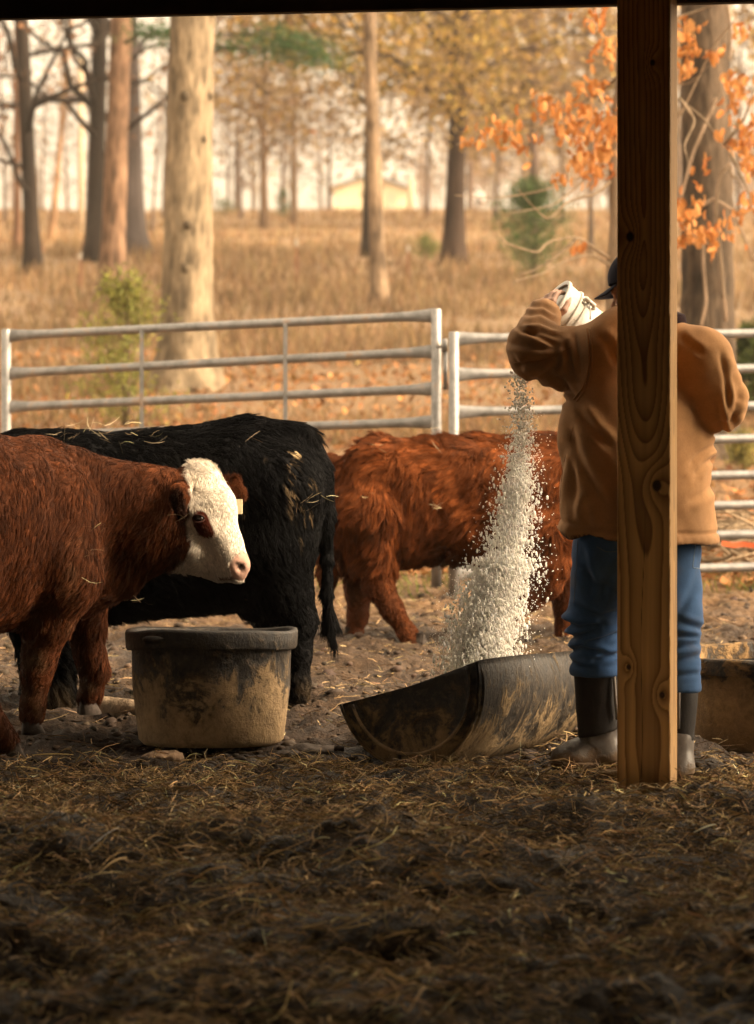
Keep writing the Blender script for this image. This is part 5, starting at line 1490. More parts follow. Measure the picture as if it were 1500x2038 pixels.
    jseam([(1384, 1080), (1378, 1130), (1402, 1133)], 0.0018, (0.20, 0.25, 0.31))
    jseam([(1187, 1088), (1205, 1098), (1236, 1098)], 0.0014)
    # ---------------- boots
    def boot(shaft, foot, zs, pull):
        e = bpy.data.objects.new('boot', None); COL.objects.link(e); e.parent = t; e.empty_display_size = 0.05
        a0 = p(*shaft[0][0])
        s1 = S(np.minimum(p(*shaft[0][0]), p(*shaft[1][0]))-0.16, np.maximum(p(*shaft[0][0]), p(*shaft[1][0]))+0.16, 0.0075)
        c(s1, shaft[0][0], shaft[0][1], shaft[1][0], shaft[1][1], 0.02)
        s1.cut((0, 0, 1), p(*shaft[0][0])); s1.cut((0.25, 0, -1), p(*shaft[1][0]))
        v, q = s1.mesh(1); n_ = vnormals(v, q); v = v+n_*(0.004*fbm(v, 14, 3, 2))[:, None]
        o = obj('shaft', mesh_np('shaft', local(t, v), q), M['neoprene'], t); o.parent = e
        pts = [p(*f[0]) for f in foot]
        s2 = S(np.min(pts, 0)-0.12, np.max(pts, 0)+0.14, 0.007)
        for (fa, ra), (fb, rb) in zip(foot[:-1], foot[1:]): c(s2, fa, ra, fb, rb, 0.03)
        s2.cut((0, 0, -1), (0, 0, zs+0.022))
        # sole plate
        v, q = s2.mesh(1); n_ = vnormals(v, q); v = v+n_*(0.003*fbm(v, 18, 5, 2))[:, None]
        o = obj('foot', mesh_np('foot', local(t, v), q), M['boot'], t); o.parent = e
        s3 = S(np.min(pts, 0)-0.14, np.max(pts, 0)+0.14, 0.007)
        for (fa, ra), (fb, rb) in zip(foot[1:-1], foot[2:]): c(s3, fa, ra+3.5, fb, rb+3.5, 0.03)
        s3.cut((0, 0, 1), (0, 0, zs+0.030)); s3.cut((0, 0, -1), (0, 0, zs))
        v, q = s3.mesh(1); o = obj('sole', mesh_np('sole', local(t, v), q), M['boot'], t); o.parent = e
        m_ = MB(); A_ = np.array([p(*x) for x in pull]); m_.tube(A_, 0.006, 6); o = m_.build('strap', mat_simple('boot_strap', (0.16, 0.14, 0.12), 0.7), t); o.parent = e
    boot([((1187, 1336, 0.19), 47), ((1192, 1458, 0.20), 44)], [((1196, 1440, 0.21), 41), ((1202, 1494, 0.22), 40), ((1150, 1506, 0.20), 33), ((1122, 1509, 0.19), 27)], 0.0, [(1222, 1344, 0.12), (1225, 1395, 0.12), (1228, 1432, 0.13)])
    boot([((1348, 1366, -0.14), 41), ((1346, 1482, -0.15), 34)], [((1346, 1466, -0.15), 35), ((1344, 1528, -0.165), 34), ((1310, 1520, 0.0), 32), ((1292, 1514, 0.06), 26)], 0.0, [(1351, 1378, -0.215), (1350, 1420, -0.215), (1350, 1450, -0.21)])
    return t
MAN = man()

def pail():
    Y = 11.40
    # raised end (as the photo shows it) to lower end hidden behind the shoulder
    A = W(1078, 628, Y-0.02); ax = nrm(np.array([0.76, 0.14, -0.60])); L = 0.365
    r0, r1 = 0.150, 0.133
    u = nrm(np.cross(ax, [0, 1.0, 0])); v = np.cross(ax, u)
    t = thing('pail', 'grimy white plastic pail tipped up in the raised hand', 'pail', tuple(A))
    wp = new_mat('white_plastic', 0.45, 0.4); m, nt, b = wp
    cc = coords(nt); n = noise(nt, cc, 11, 6, 0.7); n2 = noise(nt, cc, 45, 4)
    c = mixc(nt, ramp(nt, n, [(0.5, 0.0), (0.72, 0.55)]), (0.62, 0.59, 0.53), (0.28, 0.21, 0.13))
    c = mixc(nt, ramp(nt, n2, [(0.62, 0.0), (0.75, 0.5)]), c, (0.22, 0.15, 0.09)); nt.links.new(c, b.inputs['Base Color'])
    def rot(V): return A+np.outer(V[:, 2], ax)+np.outer(V[:, 0], u)+np.outer(V[:, 1], v)
    rl = lambda z: r0+(r1-r0)*z/L
    # wall, open at the lower end
    V, Q = lathe([(rl(0)-0.004, 0.012), (rl(0), 0.0), (rl(0), 0.002), (rl(L), L), (rl(L)-0.004, L), (rl(0.02)-0.006, 0.012), (0.001, 0.012)], 56)
    V2, Q2 = lathe([(rl(0)-0.008, 0.002), (rl(0)+0.0045, -0.003), (rl(0)+0.007, 0.003), (rl(0)+0.006, 0.010), (rl(0)+0.001, 0.013)], 56)
    mb = MB(); mb.add(rot(V), Q); mb.build('wall', m, t)
    mb = MB(); mb.add(rot(V2), Q2); mb.build('rim', m, t)
    for z in (0.062, 0.088):
        V3, Q3 = lathe([(rl(z)-0.001, z-0.005), (rl(z)+0.007, z-0.004), (rl(z)+0.008, z+0.002), (rl(z)-0.001, z+0.005)], 56)
        mb = MB(); mb.add(rot(V3), Q3); mb.build('rib', m, t)
    # bail ear and wire
    def at(a, z, dr=0.0): return A+ax*z+(u*math.cos(a)+v*math.sin(a))*(rl(z)+dr)
    # direction on the rim that points up and to the eye
    best = max(np.linspace(0, 2*PI, 72), key=lambda a: (u*math.cos(a)+v*math.sin(a)) @ np.array([0.35, -0.55, 0.8]))
    mb = MB(); mb.tube([at(best, 0.070, 0.006), at(best, 0.075, 0.016), at(best, 0.110, 0.016), at(best, 0.116, 0.004)], 0.009, 8); mb.build('bail_ear', m, t)
    mb = MB(); mb.tube([at(best, 0.072, 0.02)]+[at(best+k*0.5, 0.085+0.03*k, 0.012+0.02*k) for k in np.linspace(0.1, 1.0, 6)], 0.0028, 6); mb.build('bail', mat_simple('bail_wire', (0.35, 0.33, 0.30), 0.4, 0.5, 0.2, 10, 10, 0, 0.6), t)
    # printed band: green stripe with lettering strokes, purple diamonds, faint print
    def patch(a0, a1, z0, z1, colm, name, off=0.0016, nseg=6, shape=None):
        mb = MB(); V = []; 
        if shape is None:
            for z in (z0, z1):
                for a in np.linspace(a0, a1, nseg): V.append(at(a, z, off))
            Q = [(i, i+1, nseg+i+1, nseg+i) for i in range(nseg-1)]
        else:
            V = [at(a, z, off) for a, z in shape]; Q = [(0, 1, 2, 3)]
        mb.add(V, Q); return mb.build(name, colm, t)
    gm = mat_simple('green_print', (0.03, 0.30, 0.19), 0.5); pm = mat_simple('purple_print', (0.07, 0.035, 0.06), 0.5); rm = mat_simple('faint_print', (0.45, 0.28, 0.26), 0.5)
    wm = mat_simple('label_white', (0.76, 0.74, 0.68), 0.5)
    a0 = max(np.linspace(0, 2*PI, 72), key=lambda a: (u*math.cos(a)+v*math.sin(a)) @ np.array([0.1, -0.75, 0.65]))-0.35
    patch(a0-0.5, a0+1.2, 0.150, 0.290, wm, 'label', 0.0008, 16)
    k = 0
    a = a0-0.45
    rng = np.random.default_rng(3)
    while a < a0+1.1:
        wd = rng.uniform(0.02, 0.05); patch(a, a+wd, 0.151, 0.163, gm, 'lettering', nseg=3)
        a += wd+rng.uniform(0.012, 0.03)
    for (da, z) in ((0.30, 0.178), (0.30, 0.196), (0.42, 0.187), (0.42, 0.205)):
        patch(0, 0, 0, 0, pm, 'diamond', 0.0016, 2, [(a0+da-0.05, z), (a0+da, z-0.009), (a0+da+0.05, z), (a0+da, z+0.009)])
    for i in range(14):
        aa = a0+rng.uniform(0.05, 0.95); z = rng.uniform(0.190, 0.275); patch(aa, aa+rng.uniform(0.03, 0.08), z, z+0.003, rm, 'print_stroke', nseg=3)
pail()

# ================================================================== TREES AND FAR THINGS
def grow(rng, base, top, r0, r1, n=14, wob=0.05, burl=0):
    ts = np.linspace(0, 1, n)
    P = base[None]+(top-base)[None]*ts[:, None]
    L = np.linalg.norm(top-base)
    ph = rng.uniform(0, 6, 4)
    P[:, 0] += wob*L*0.1*(np.sin(ts*5+ph[0])-math.sin(ph[0])); P[:, 1] += wob*L*0.1*(np.sin(ts*4+ph[1])-math.sin(ph[1]))
    R = r0+(r1-r0)*ts**0.8
    R = R*(1+0.7*np.exp(-ts*L/0.45))
    return P, R

def tree(name, label, px, Y, py, wpx, height, lean=0.0, bark=(0.10, 0.07, 0.05), leaf=None, nleaf=0, crown=(2.0, 7.0, 2.4), limbs=10, limb0=0.3,
         leaf_size=0.07, seed=1, group=None, twig=3, burl=0, limb_len=2.2, taper=0.55, cat='tree', droop=0.0, fine=False):
    rng = np.random.default_rng(seed)
    b = W(px, py, Y); b[2] = gh(b[0], b[1])[0]-0.1
    r0 = wpx*0.5*Y/F
    t = thing(name, label, cat, tuple(b), group)
    top = b+np.array([lean, rng.uniform(-0.3, 0.3), height])
    P, R = grow(rng, b, top, r0, r0*taper*0.6, 26, 0.05)
    if fine:
        s_ = np.linspace(0, 25, 260); P2 = np.stack([np.interp(s_, np.arange(26), P[:, i]) for i in range(3)], 1); R2 = np.interp(s_, np.arange(26), R)
        V, Q = tube(P2, R2, 48)
    else: V, Q = tube(P, R, 18)
    an = np.arctan2(V[:, 1]-np.interp(V[:, 2], P[:, 2], P[:, 1]), V[:, 0]-np.interp(V[:, 2], P[:, 2], P[:, 0]))
    rid = np.stack([np.cos(an)*3.2, np.sin(an)*3.2, V[:, 2]*0.9], 1)
    c = np.array(bark)[None]*(1+0.6*fbm(rid*2.5, 1, seed, 3))[:, None]*(1+0.5*fbm(V, 2.6, seed+3, 3))[:, None]
    if fine:
        cx_ = np.stack([np.interp(V[:, 2], P[:, 2], P[:, i]) for i in (0, 1)], 1); rad = V[:, :2]-cx_
        q_ = np.stack([an*r0*1.0*14, V[:, 2]*3.2, np.zeros(len(V))+seed], 1)
        fur_ = 1-np.abs(fbm(q_, 1.0, seed+9, 3)); fine_ = fbm(np.stack([an*r0*40, V[:, 2]*14, an*0], 1), 1.0, seed+19, 2); pat = fbm(np.stack([an*r0*4, V[:, 2]*1.6, an*0], 1), 1.0, seed+29, 3)
        V[:, :2] = cx_+rad*(1+0.10*(fur_-0.7)+0.05*pat+0.02*fine_)[:, None]
        c = np.array(bark)[None]*(0.45+0.75*sstep(0.35, 0.95, fur_))[:, None]*(1+0.55*pat+0.35*fine_)[:, None]
    mb = MB(); mb.add(V, Q, np.clip(c, 0.004, 0.9)); tr = mb.build('trunk', M['bark'], t)
    for k in range(burl):
        f = rng.uniform(0.10, 0.5); i = int(f*25); a = rng.uniform(-2.9, -0.3); rb = r0*rng.uniform(0.12, 0.2)
        cc = P[i]+np.array([math.cos(a), math.sin(a), 0])*R[i]*0.95
        s = SDF(cc-rb*2.2, cc+rb*2.2, rb/5); s.ell(cc, (rb, rb, rb*1.3), 0.01); v2, q2 = s.mesh(1)
        m2 = MB(); m2.add(v2, q2, np.array(bark)*0.45); m2.build('burl', M['bark'], t)
    mb = MB(); ends = []
    for k in range(limbs):
        f = limb0+(1-limb0)*(k+rng.random()*0.8)/limbs
        i = min(int(f*25), 24); p0 = P[i]; a = rng.uniform(0, 2*PI); ln = limb_len*(1.15-0.6*f)*rng.uniform(0.6, 1.3)
        el = rng.uniform(0.05, 0.75)-droop
        d = np.array([math.cos(a)*math.cos(el), math.sin(a)*math.cos(el), math.sin(el)])
        q = p0+d*ln
        pts = [p0+(q-p0)*s+np.array([0, 0, 0.12*ln*math.sin(s*3)*(1 if droop == 0 else -1)])+rng.normal(0, 0.035*ln, 3)*(s > 0.05) for s in np.linspace(0, 1, 7)]
        rr = R[i]*rng.uniform(0.25, 0.5)
        mb.tube(pts, np.linspace(rr, rr*0.25, 7), 6, np.array(bark)*rng.uniform(0.8, 1.2))
        for j in range(twig):
            s0 = pts[rng.integers(2, 7)]; d2 = nrm(d+rng.normal(0, 0.7, 3)); l2 = ln*rng.uniform(0.25, 0.6)
            p2 = [s0+d2*l2*s+rng.normal(0, 0.05*l2, 3) for s in np.linspace(0, 1, 5)]
            mb.tube(p2, np.linspace(rr*0.4, rr*0.1, 5), 4, np.array(bark)*rng.uniform(0.8, 1.3)); ends.append(p2)
            for jj in range(2):
                s1 = p2[rng.integers(1, 5)]; d3 = nrm(d2+rng.normal(0, 0.8, 3)); l3 = l2*rng.uniform(0.4, 0.8)
                p3 = [s1+d3*l3*s+rng.normal(0, 0.06*l3, 3) for s in np.linspace(0, 1, 4)]
                mb.tube(p3, np.linspace(rr*0.18, rr*0.06, 4), 3, np.array(bark)*rng.uniform(0.8, 1.3)); ends.append(p3)
    if limbs: mb.build('limbs', M['bark'], t, kind='stuff')
    if nleaf and ends:
        E = np.concatenate([np.array(e) for e in ends])
        k = rng.integers(0, len(E), nleaf)
        C = E[k]+rng.normal(0, 1, (nleaf, 3))*0.22*limb_len*0.45
        me = leaf_quads(C, leaf_size*rng.uniform(0.6, 1.4, nleaf), leaf, rng)
        me.transform(Matrix.Translation(-Vector(b)))
        obj('crown', me, M['leaf'], t)
    return t, P, R

def leaf_quads(C, s, cols, rng):
    n = len(C)
    d = nrm(rng.normal(0, 1, (n, 3))); e = nrm(np.cross(d, rng.normal(0, 1, (n, 3)))); f = np.cross(d, e)
    s = s[:, None]
    V = np.stack([C-d*s, C+e*s*0.55+f*s*0.12, C+d*s, C-e*s*0.55+f*s*0.12], 1)
    me = mesh_np('leaves', V.reshape(-1, 3), np.arange(n)[:, None]*4+np.arange(4)[None], False)
    cols = np.array(cols)[rng.integers(0, len(cols), n)]*np.exp(rng.normal(0, 0.3, (n, 1)))
    set_col(me, np.repeat(np.clip(cols, 0.004, 0.8), 4, 0))
    return me

GOLD = [(0.26, 0.165, 0.042), (0.33, 0.20, 0.05), (0.20, 0.14, 0.05), (0.27, 0.175, 0.075)]
TAN = [(0.22, 0.145, 0.075), (0.18, 0.115, 0.058), (0.26, 0.17, 0.085), (0.15, 0.10, 0.055)]
BRN = [(0.16, 0.08, 0.04), (0.20, 0.10, 0.05), (0.12, 0.07, 0.04)]
ORG = [(0.38, 0.145, 0.036), (0.43, 0.18, 0.05), (0.33, 0.115, 0.03), (0.46, 0.22, 0.075)]
DK = (0.026, 0.018, 0.013)
tree('pale_trunk_tree', 'big pale barked tree with knobbly trunk behind the pipe gate', 372, 33, 778, 100, 11, 0.30, (0.195, 0.146, 0.093), None, 0, limbs=6, limb0=0.62, seed=4, burl=9, taper=1.15, fine=True)
tree('pine_tree', 'leaning reddish pine trunk beside the pale barked tree', 222, 48, 500, 46, 13, 0.22, (0.155, 0.092, 0.057), None, 0, limbs=5, limb0=0.55, seed=5, taper=1.3, fine=True)
tree('dark_tree', 'straight dark trunk nearest the edge of the field', 66, 55, 492, 32, 12, -0.25, DK, BRN, 900, limbs=24, limb0=0.14, seed=6, limb_len=3.0, taper=1.1)
tree('dark_tree', 'dark branching trunk just behind the leaning pine', 187, 60, 478, 36, 12, 0.0, DK, BRN, 900, limbs=28, limb0=0.16, seed=7, limb_len=3.6, taper=1.1)
tree('dark_tree', 'broad dark trunk flaring at its base behind the leaning pine', 258, 63, 468, 62, 13, -0.5, (0.07, 0.055, 0.05), BRN, 700, limbs=20, limb0=0.2, seed=8, limb_len=3.4, taper=1.0)
tree('thin_tree', 'thin rust coloured sapling trunk at the edge beside the dark trunk', 34, 66, 462, 16, 9, 0.1, (0.16, 0.085, 0.05), BRN, 500, limbs=9, limb0=0.3, seed=9, limb_len=2.0)
tree('thin_tree', 'thin forked tree with tan branches between two dark trunks', 100, 75, 455, 14, 7, 0.7, (0.26, 0.15, 0.08), TAN, 500, limbs=9, limb0=0.25, seed=10, limb_len=2.4)
tree('gold_tree', 'slim tree with sparse yellow-tan leaves right of the pale trunk', 526, 86, 452, 17, 9, 0.1, (0.16, 0.10, 0.06), GOLD+TAN, 3600, limbs=26, limb0=0.22, leaf_size=0.09, seed=11, limb_len=3.0)
tree('gold_tree', 'thin golden tree in the haze left of the distant house', 585, 92, 448, 14, 8.5, -0.2, (0.20, 0.13, 0.08), TAN+GOLD, 2600, limbs=24, limb0=0.25, leaf_size=0.09, seed=12, limb_len=2.8)
tree('gold_tree', 'dark slim trunk with golden leaves in front of the distant house', 733, 62, 486, 25, 9, -0.05, (0.028, 0.019, 0.013), GOLD, 4600, limbs=24, limb0=0.30, leaf_size=0.07, seed=13, limb_len=2.6, taper=1.2)
tree('gold_tree', 'light grey trunk standing close beside the dark slim trunk', 756, 46, 577, 31, 9.5, -0.15, (0.19, 0.13, 0.082), GOLD, 1500, limbs=10, limb0=0.5, leaf_size=0.06, seed=14, limb_len=2.2, taper=1.1, fine=True)
tree('gold_tree', 'dark trunk with olive-gold canopy left of the orange oak branches', 902, 58, 522, 42, 8.5, 0.1, (0.045, 0.028, 0.019), GOLD+[(0.26, 0.19, 0.05)], 8500, limbs=26, limb0=0.28, leaf_size=0.065, seed=15, limb_len=2.9, taper=1.0)
tree('tan_tree', 'greyish brown trunk behind the green cedar', 1066, 85, 455, 24, 10, 0.05, (0.12, 0.08, 0.06), TAN, 7000, limbs=26, limb0=0.25, leaf_size=0.10, seed=16, limb_len=3.6)
tree('tan_tree', 'thin dark trunk between the cedar and the orange oak', 1176, 62, 518, 11, 8, 0.0, (0.10, 0.07, 0.05), TAN, 2200, limbs=16, limb0=0.3, leaf_size=0.07, seed=17, limb_len=2.2)
rr = np.random.default_rng(99)
WHERE = ['left of the gold tree', 'behind the olive-gold canopy', 'above the distant car', 'right of the distant house', 'behind the orange oak leaves', 'beyond the cedar', 'seen beside the post', 'beyond the big vine-hung trunk', 'at the field edge far right', 'past the light pole']
for i, px in enumerate([655, 850, 935, 985, 1120, 1040, 1215, 1350, 1470, 470]):
    Y = [118, 105, 122, 98, 92, 128, 110, 100, 90, 130][i]
    tree('tan_tree', 'hazy brown-leaved tree '+WHERE[i], px, Y, 445, rr.uniform(6, 11), rr.uniform(9, 13) if px > 800 else 8, rr.uniform(-.4, .4), (0.11, 0.075, 0.055), TAN if i % 2 else TAN+GOLD,
         3800 if px > 800 else 1300, limbs=24, limb0=0.12, leaf_size=0.12, seed=40+i, limb_len=3.6, group='hazy trees at the far side of the field')
# bare trees against the pale sky on the open side
BW = ['leftmost of all', 'left of the utility pole', 'behind the utility pole', 'between pine and pale trunk', 'close left of the pale trunk', 'just right of the pale trunk', 'between the first dark trunk and the forked tree',
      'behind the leaning pine', 'second right of the pale trunk', 'left of the slim golden tree', 'right of the slim golden tree', 'just left of the distant house']
for i, px in enumerate([10, 135, 172, 300, 325, 455, 84, 240, 480, 505, 560, 640]):
    tree('bare_tree', 'bare twiggy tree against the pale sky '+BW[i], px, [95, 110, 88, 80, 100, 120, 125, 130, 100, 140, 115, 135][i], 440, rr.uniform(5, 8), rr.uniform(7, 10), rr.uniform(-.5, .5), (0.13, 0.09, 0.07), BRN+TAN,
         350, limbs=30, limb0=0.12, leaf_size=0.07, seed=60+i, limb_len=3.4, twig=5, group='bare trees at the far side of the field')

def pine_sprays():
    """needle sprays of the pine high up beside the pale trunk"""
    rng = np.random.default_rng(5)
    t = thing('pine_branch', 'drooping green pine branch crossing behind the top of the pale trunk', 'branch', tuple(W(440, 80, 44)))
    mb = MB(); tips = []
    for (a, b) in (((250, 85), (345, 70)), ((330, 95), (610, 120)), ((480, 70), (600, 95)), ((540, 90), (650, 125))):
        A = W(*a, 44); B = W(*b, 43.5)
        pts = [A+(B-A)*s+np.array([0, 0, 0.1*math.sin(s*3)])+rng.normal(0, 0.02, 3) for s in np.linspace(0, 1, 8)]
        mb.tube(pts, np.linspace(0.03, 0.008, 8), 5, (0.10, 0.07, 0.05)); tips += pts[3:]
    mb.build('stem', M['bark'], t)
    n = 2600
    C = np.array(tips)[rng.integers(0, len(tips), n)]+rng.normal(0, 1, (n, 3))*np.array([0.22, 0.2, 0.09])
    d = nrm(rng.normal(0, 1, (n, 3))+np.array([0.4, 0, 0.2]))*0.11; e = nrm(np.cross(d, rng.normal(0, 1, (n, 3))))*0.008
    V = np.stack([C-e, C+e, C+d], 1)
    me = mesh_np('needles', V.reshape(-1, 3), np.arange(n)[:, None]*3+np.arange(3)[None], False)
    set_col(me, np.repeat(tone(n, (0.035, 0.075, 0.022), 0.3), 3, 0)); me.transform(Matrix.Translation(-Vector(W(440, 80, 44))))
    obj('needles', me, M['leaf'], t)
pine_sprays()

def cedar(label, px, py, Y, h_px, w_px, n, col, seed, dens=1.0, lumpy=0.35):
    rng = np.random.default_rng(seed)
    b = W(px, py, Y); b[2] = gh(b[0], b[1])[0]-0.03
    h = h_px*Y/F; wr = w_px*0.5*Y/F
    t = thing('cedar_sapling', label, 'cedar', tuple(b), 'young cedars')
    mb = MB(); mb.tube([b, b+np.array([0.02, 0, h*0.5]), b+np.array([0, 0, h])], [0.03*h, 0.018*h, 0.004], 7, (0.12, 0.08, 0.05)); 
    ends = []
    for k in range(int(34*dens)+10):
        f = rng.uniform(0.06, 0.97); a = rng.uniform(0, 6.28); ln = wr*(1-f)**0.7*rng.uniform(0.55, 1.2)+0.05*wr
        p0 = b+np.array([0, 0, h*f]); d = np.array([math.cos(a), math.sin(a), rng.uniform(0.3, 0.9)])
        pts = [p0+d*ln*s for s in np.linspace(0, 1, 4)]
        mb.tube(pts, np.linspace(0.006*h, 0.0015*h, 4), 4, (0.12, 0.08, 0.05)); ends += pts[1:]
    mb.build('stem', M['bark'], t)
    E = np.array(ends); C = E[rng.integers(0, len(E), n)]+rng.normal(0, 1, (n, 3))*wr*0.13
    d = nrm(rng.normal(0, 1, (n, 3))+np.array([0, 0, 0.7]))*rng.uniform(0.03, 0.09, (n, 1))*(0.6+h*0.22); e = nrm(np.cross(d, rng.normal(0, 1, (n, 3))))*0.012*(0.6+h*0.22)
    V = np.stack([C-e, C+e, C+d+e*0.4, C+d-e*0.4], 1)
    me = mesh_np('foliage', V.reshape(-1, 3), np.arange(n)[:, None]*4+np.arange(4)[None], False)
    set_col(me, np.repeat(tone(n, col, 0.35), 4, 0)); me.transform(Matrix.Translation(-Vector(b)))
    obj('foliage', me, M['leaf'], t)
cedar('wispy yellow-green cedar sapling behind the pipe gate', 250, 790, 29, 305, 250, 2300, (0.17, 0.165, 0.04), 3, 0.7)
cedar('dense dark green cedar beyond the poured bucket', 1062, 520, 52, 195, 215, 5200, (0.05, 0.08, 0.022), 4, 1.1)
cedar('dark cedar at the edge beside the vine-hung trunk', 1495, 640, 30, 190, 120, 5000, (0.055, 0.07, 0.018), 5, 1.4)
cedar('small far cedar close to the slim golden tree', 562, 425, 100, 60, 45, 1200, (0.07, 0.095, 0.03), 6)
cedar('low rounded far cedar right of the pale trunk', 446, 440, 105, 32, 75, 900, (0.09, 0.11, 0.035), 7)
cedar('small bushy cedar between the two dark slim trunks', 850, 490, 60, 48, 80, 900, (0.10, 0.12, 0.03), 8)
cedar('tiny pale green shrub at the foot of the vine-hung trunk', 1478, 668, 26, 80, 90, 900, (0.20, 0.17, 0.05), 9)

# ---- oak with orange leaves, partly behind the post
def oak():
    rng = np.random.default_rng(21)
    Y = 23.0
    b = W(1226, 745, Y); b[2] = gh(b[0], b[1])[0]-0.1
    t = thing('oak_tree', 'young oak with orange leaves and crooked twigs behind the post', 'oak', tuple(b))
    bark = (0.20, 0.145, 0.095)
    P = np.array([b, W(1222, 560, Y), W(1229, 440, Y), W(1224, 300, Y), W(1238, 150, Y), W(1246, 0, Y), W(1250, -260, Y)])
    s = np.linspace(0, 6, 40); PP = np.stack([np.interp(s, np.arange(7), P[:, i]) for i in range(3)], 1)
    V, Q = tube(PP, np.linspace(0.068, 0.035, 40), 12)
    mb = MB(); mb.add(V, Q, np.array(bark)*(1+0.4*fbm(V*np.array([1, 1, 0.4]), 16, 3, 3))[:, None]); mb.build('trunk', M['bark'], t)
    limbs = [  # photo polylines of twigs (px,py), depth start/end
        ([(1226, 330), (1160, 350), (1080, 380), (990, 395), (900, 388)], 23, 22.4),
        ([(1226, 300), (1150, 370), (1100, 410), (1010, 425)], 23, 22.2),
        ([(1226, 215), (1150, 240), (1060, 255), (960, 265), (905, 290)], 23, 22.6),
        ([(1230, 150), (1190, 190), (1120, 220), (1040, 240)], 23, 23.4),
        ([(1236, 90), (1190, 105), (1160, 80), (1140, 90)], 23, 22.8),
        ([(1224, 520), (1190, 500), (1150, 470), (1090, 480), (1070, 505), (1010, 485), (985, 465)], 23, 22.3),
        ([(1222, 535), (1180, 505), (1120, 520), (1080, 545), (1020, 560)], 23, 22.1),
        ([(1150, 470), (1110, 510), (1060, 540), (1030, 545)], 22.7, 22.4),
        ([(1226, 350), (1190, 385), (1130, 400), (1090, 440), (1050, 400), (1030, 375)], 23, 22.5),
        ([(1240, 120), (1300, 160), (1370, 170), (1410, 130)], 23, 22.4),
        ([(1240, 210), (1340, 190), (1400, 235), (1440, 290), (1500, 310), (1560, 320)], 23, 22.2),
        ([(1352, 195), (1385, 240), (1360, 290), (1372, 330)], 22.6, 22.3),
        ([(1236, 330), (1330, 280), (1420, 90), (1470, 30)], 23, 22.6),
        ([(1440, 600), (1432, 480), (1425, 410), (1440, 330), (1470, 360), (1490, 400)], 25, 24.6),
        ([(1240, 420), (1340, 430), (1380, 470), (1420, 490)], 23, 22.4),
        ([(1250, 60), (1400, 20), (1500, -40)], 23, 22.5),
        ([(1440, 290), (1480, 240), (1500, 180)], 22.4, 22.2), ([(1450, 300), (1490, 380), (1500, 450)], 22.4, 22.2)]
    mb = MB(); pool = []
    for (pl, y0, y1) in limbs:
        A = np.array(pl, float); n = len(A); ys = np.linspace(y0, y1, n)
        ss = np.linspace(0, n-1, 6*n)
        # smooth through points
        px = np.interp(ss, np.arange(n), A[:, 0]); py = np.interp(ss, np.arange(n), A[:, 1]); yy = np.interp(ss, np.arange(n), ys)
        ker = np.array([1, 2, 3, 2, 1.0]); ker /= ker.sum()
        def sm(x): return np.convolve(np.pad(x, 2, mode='edge'), ker, 'valid')
        pts = np.array([W(a, c, d) for a, c, d in zip(sm(px), sm(py), yy)])
        mb.tube(pts, np.linspace(0.012, 0.003, len(pts)), 6, np.array([0.24, 0.175, 0.115])*rng.uniform(0.7, 1.1))
        pool.append(pts)
    mb.build('limbs', M['bark'], t, kind='stuff')
    # leaves: clusters given in the photo
    cl = [(1215, 250, 45, 60), (1190, 180, 40, 30), (1200, 100, 40, 25), (1150, 225, 40, 25), (1110, 215, 45, 25), (1165, 265, 50, 30), (1080, 210, 30, 16), (1040, 265, 55, 24), (985, 250, 40, 16),
          (940, 275, 35, 14), (1010, 295, 30, 8), (1125, 265, 35, 20), (1190, 345, 45, 30), (1150, 330, 35, 22), (1205, 300, 35, 30), (1110, 360, 20, 8), (1150, 495, 18, 6), (1180, 40, 35, 14),
          (1370, 65, 35, 24), (1375, 100, 30, 22), (1365, 140, 28, 14), (1430, 110, 28, 10), (1365, 420, 35, 26), (1400, 460, 38, 34), (1365, 470, 25, 20), (1415, 490, 25, 10), (1465, 200, 40, 26), (1485, 260, 35, 26),
          (1470, 170, 30, 16), (1490, 330, 35, 28), (1455, 450, 40, 24), (1490, 400, 30, 20), (1385, 380, 28, 10), (1480, 60, 30, 10), (1400, 330, 22, 6), (1425, 270, 25, 6), (1440, 150, 20, 6), (1475, 300, 40, 24)]
    tot = 0; leaves = []
    for (cx, cyy, sp, n) in cl:
        for k in range(n):
            px = cx+rng.normal(0, sp*0.45); py = cyy+rng.normal(0, sp*0.38)
            leaves.append((px, py, 22.6+rng.normal(0, 0.28)))
    # leaf shapes: folded, lobed
    def leaf_mesh(seed):
        r2 = np.random.default_rng(seed)
        L = 1.0
        out = [(0, -0.5), (0.14, -0.36), (0.30, -0.26), (0.17, -0.10), (0.40, 0.06), (0.19, 0.18), (0.24, 0.36), (0.0, 0.55)]
        V = []; curl = r2.uniform(0.3, 1.1); bend = r2.uniform(-0.7, 0.7)
        def p(x, y): return (x*math.cos(curl*abs(x)*2), y, abs(x)*curl*0.7+bend*y*y)
        mid = [p(0, y) for (_, y) in out]
        lf = [p(-x, y) for (x, y) in out]; rt = [p(x, y) for (x, y) in out]
        V = mid+lf+rt; m = len(out); Q = []
        for i in range(m-1):
            Q.append((i, i+1, m+i+1, m+i)); Q.append((i+1, i, 2*m+i, 2*m+i+1))
        me = bpy.data.meshes.new('oak_leaf'); me.from_pydata(V, [], [tuple(dict.fromkeys(q)) for q in Q])
        c = np.array(ORG)[seed % 4]*r2.uniform(0.75, 1.2)
        set_col(me, np.tile(np.clip(c, 0, 0.8), (len(V), 1))); me.materials.append(M['leaf'])
        for pl in me.polygons: pl.use_smooth = True
        return me
    kinds = [leaf_mesh(i) for i in range(12)]
    rng.shuffle(leaves)
    order = leaves
    mbx_V, mbx_F, mbx_C, nn = [], [], [], 0
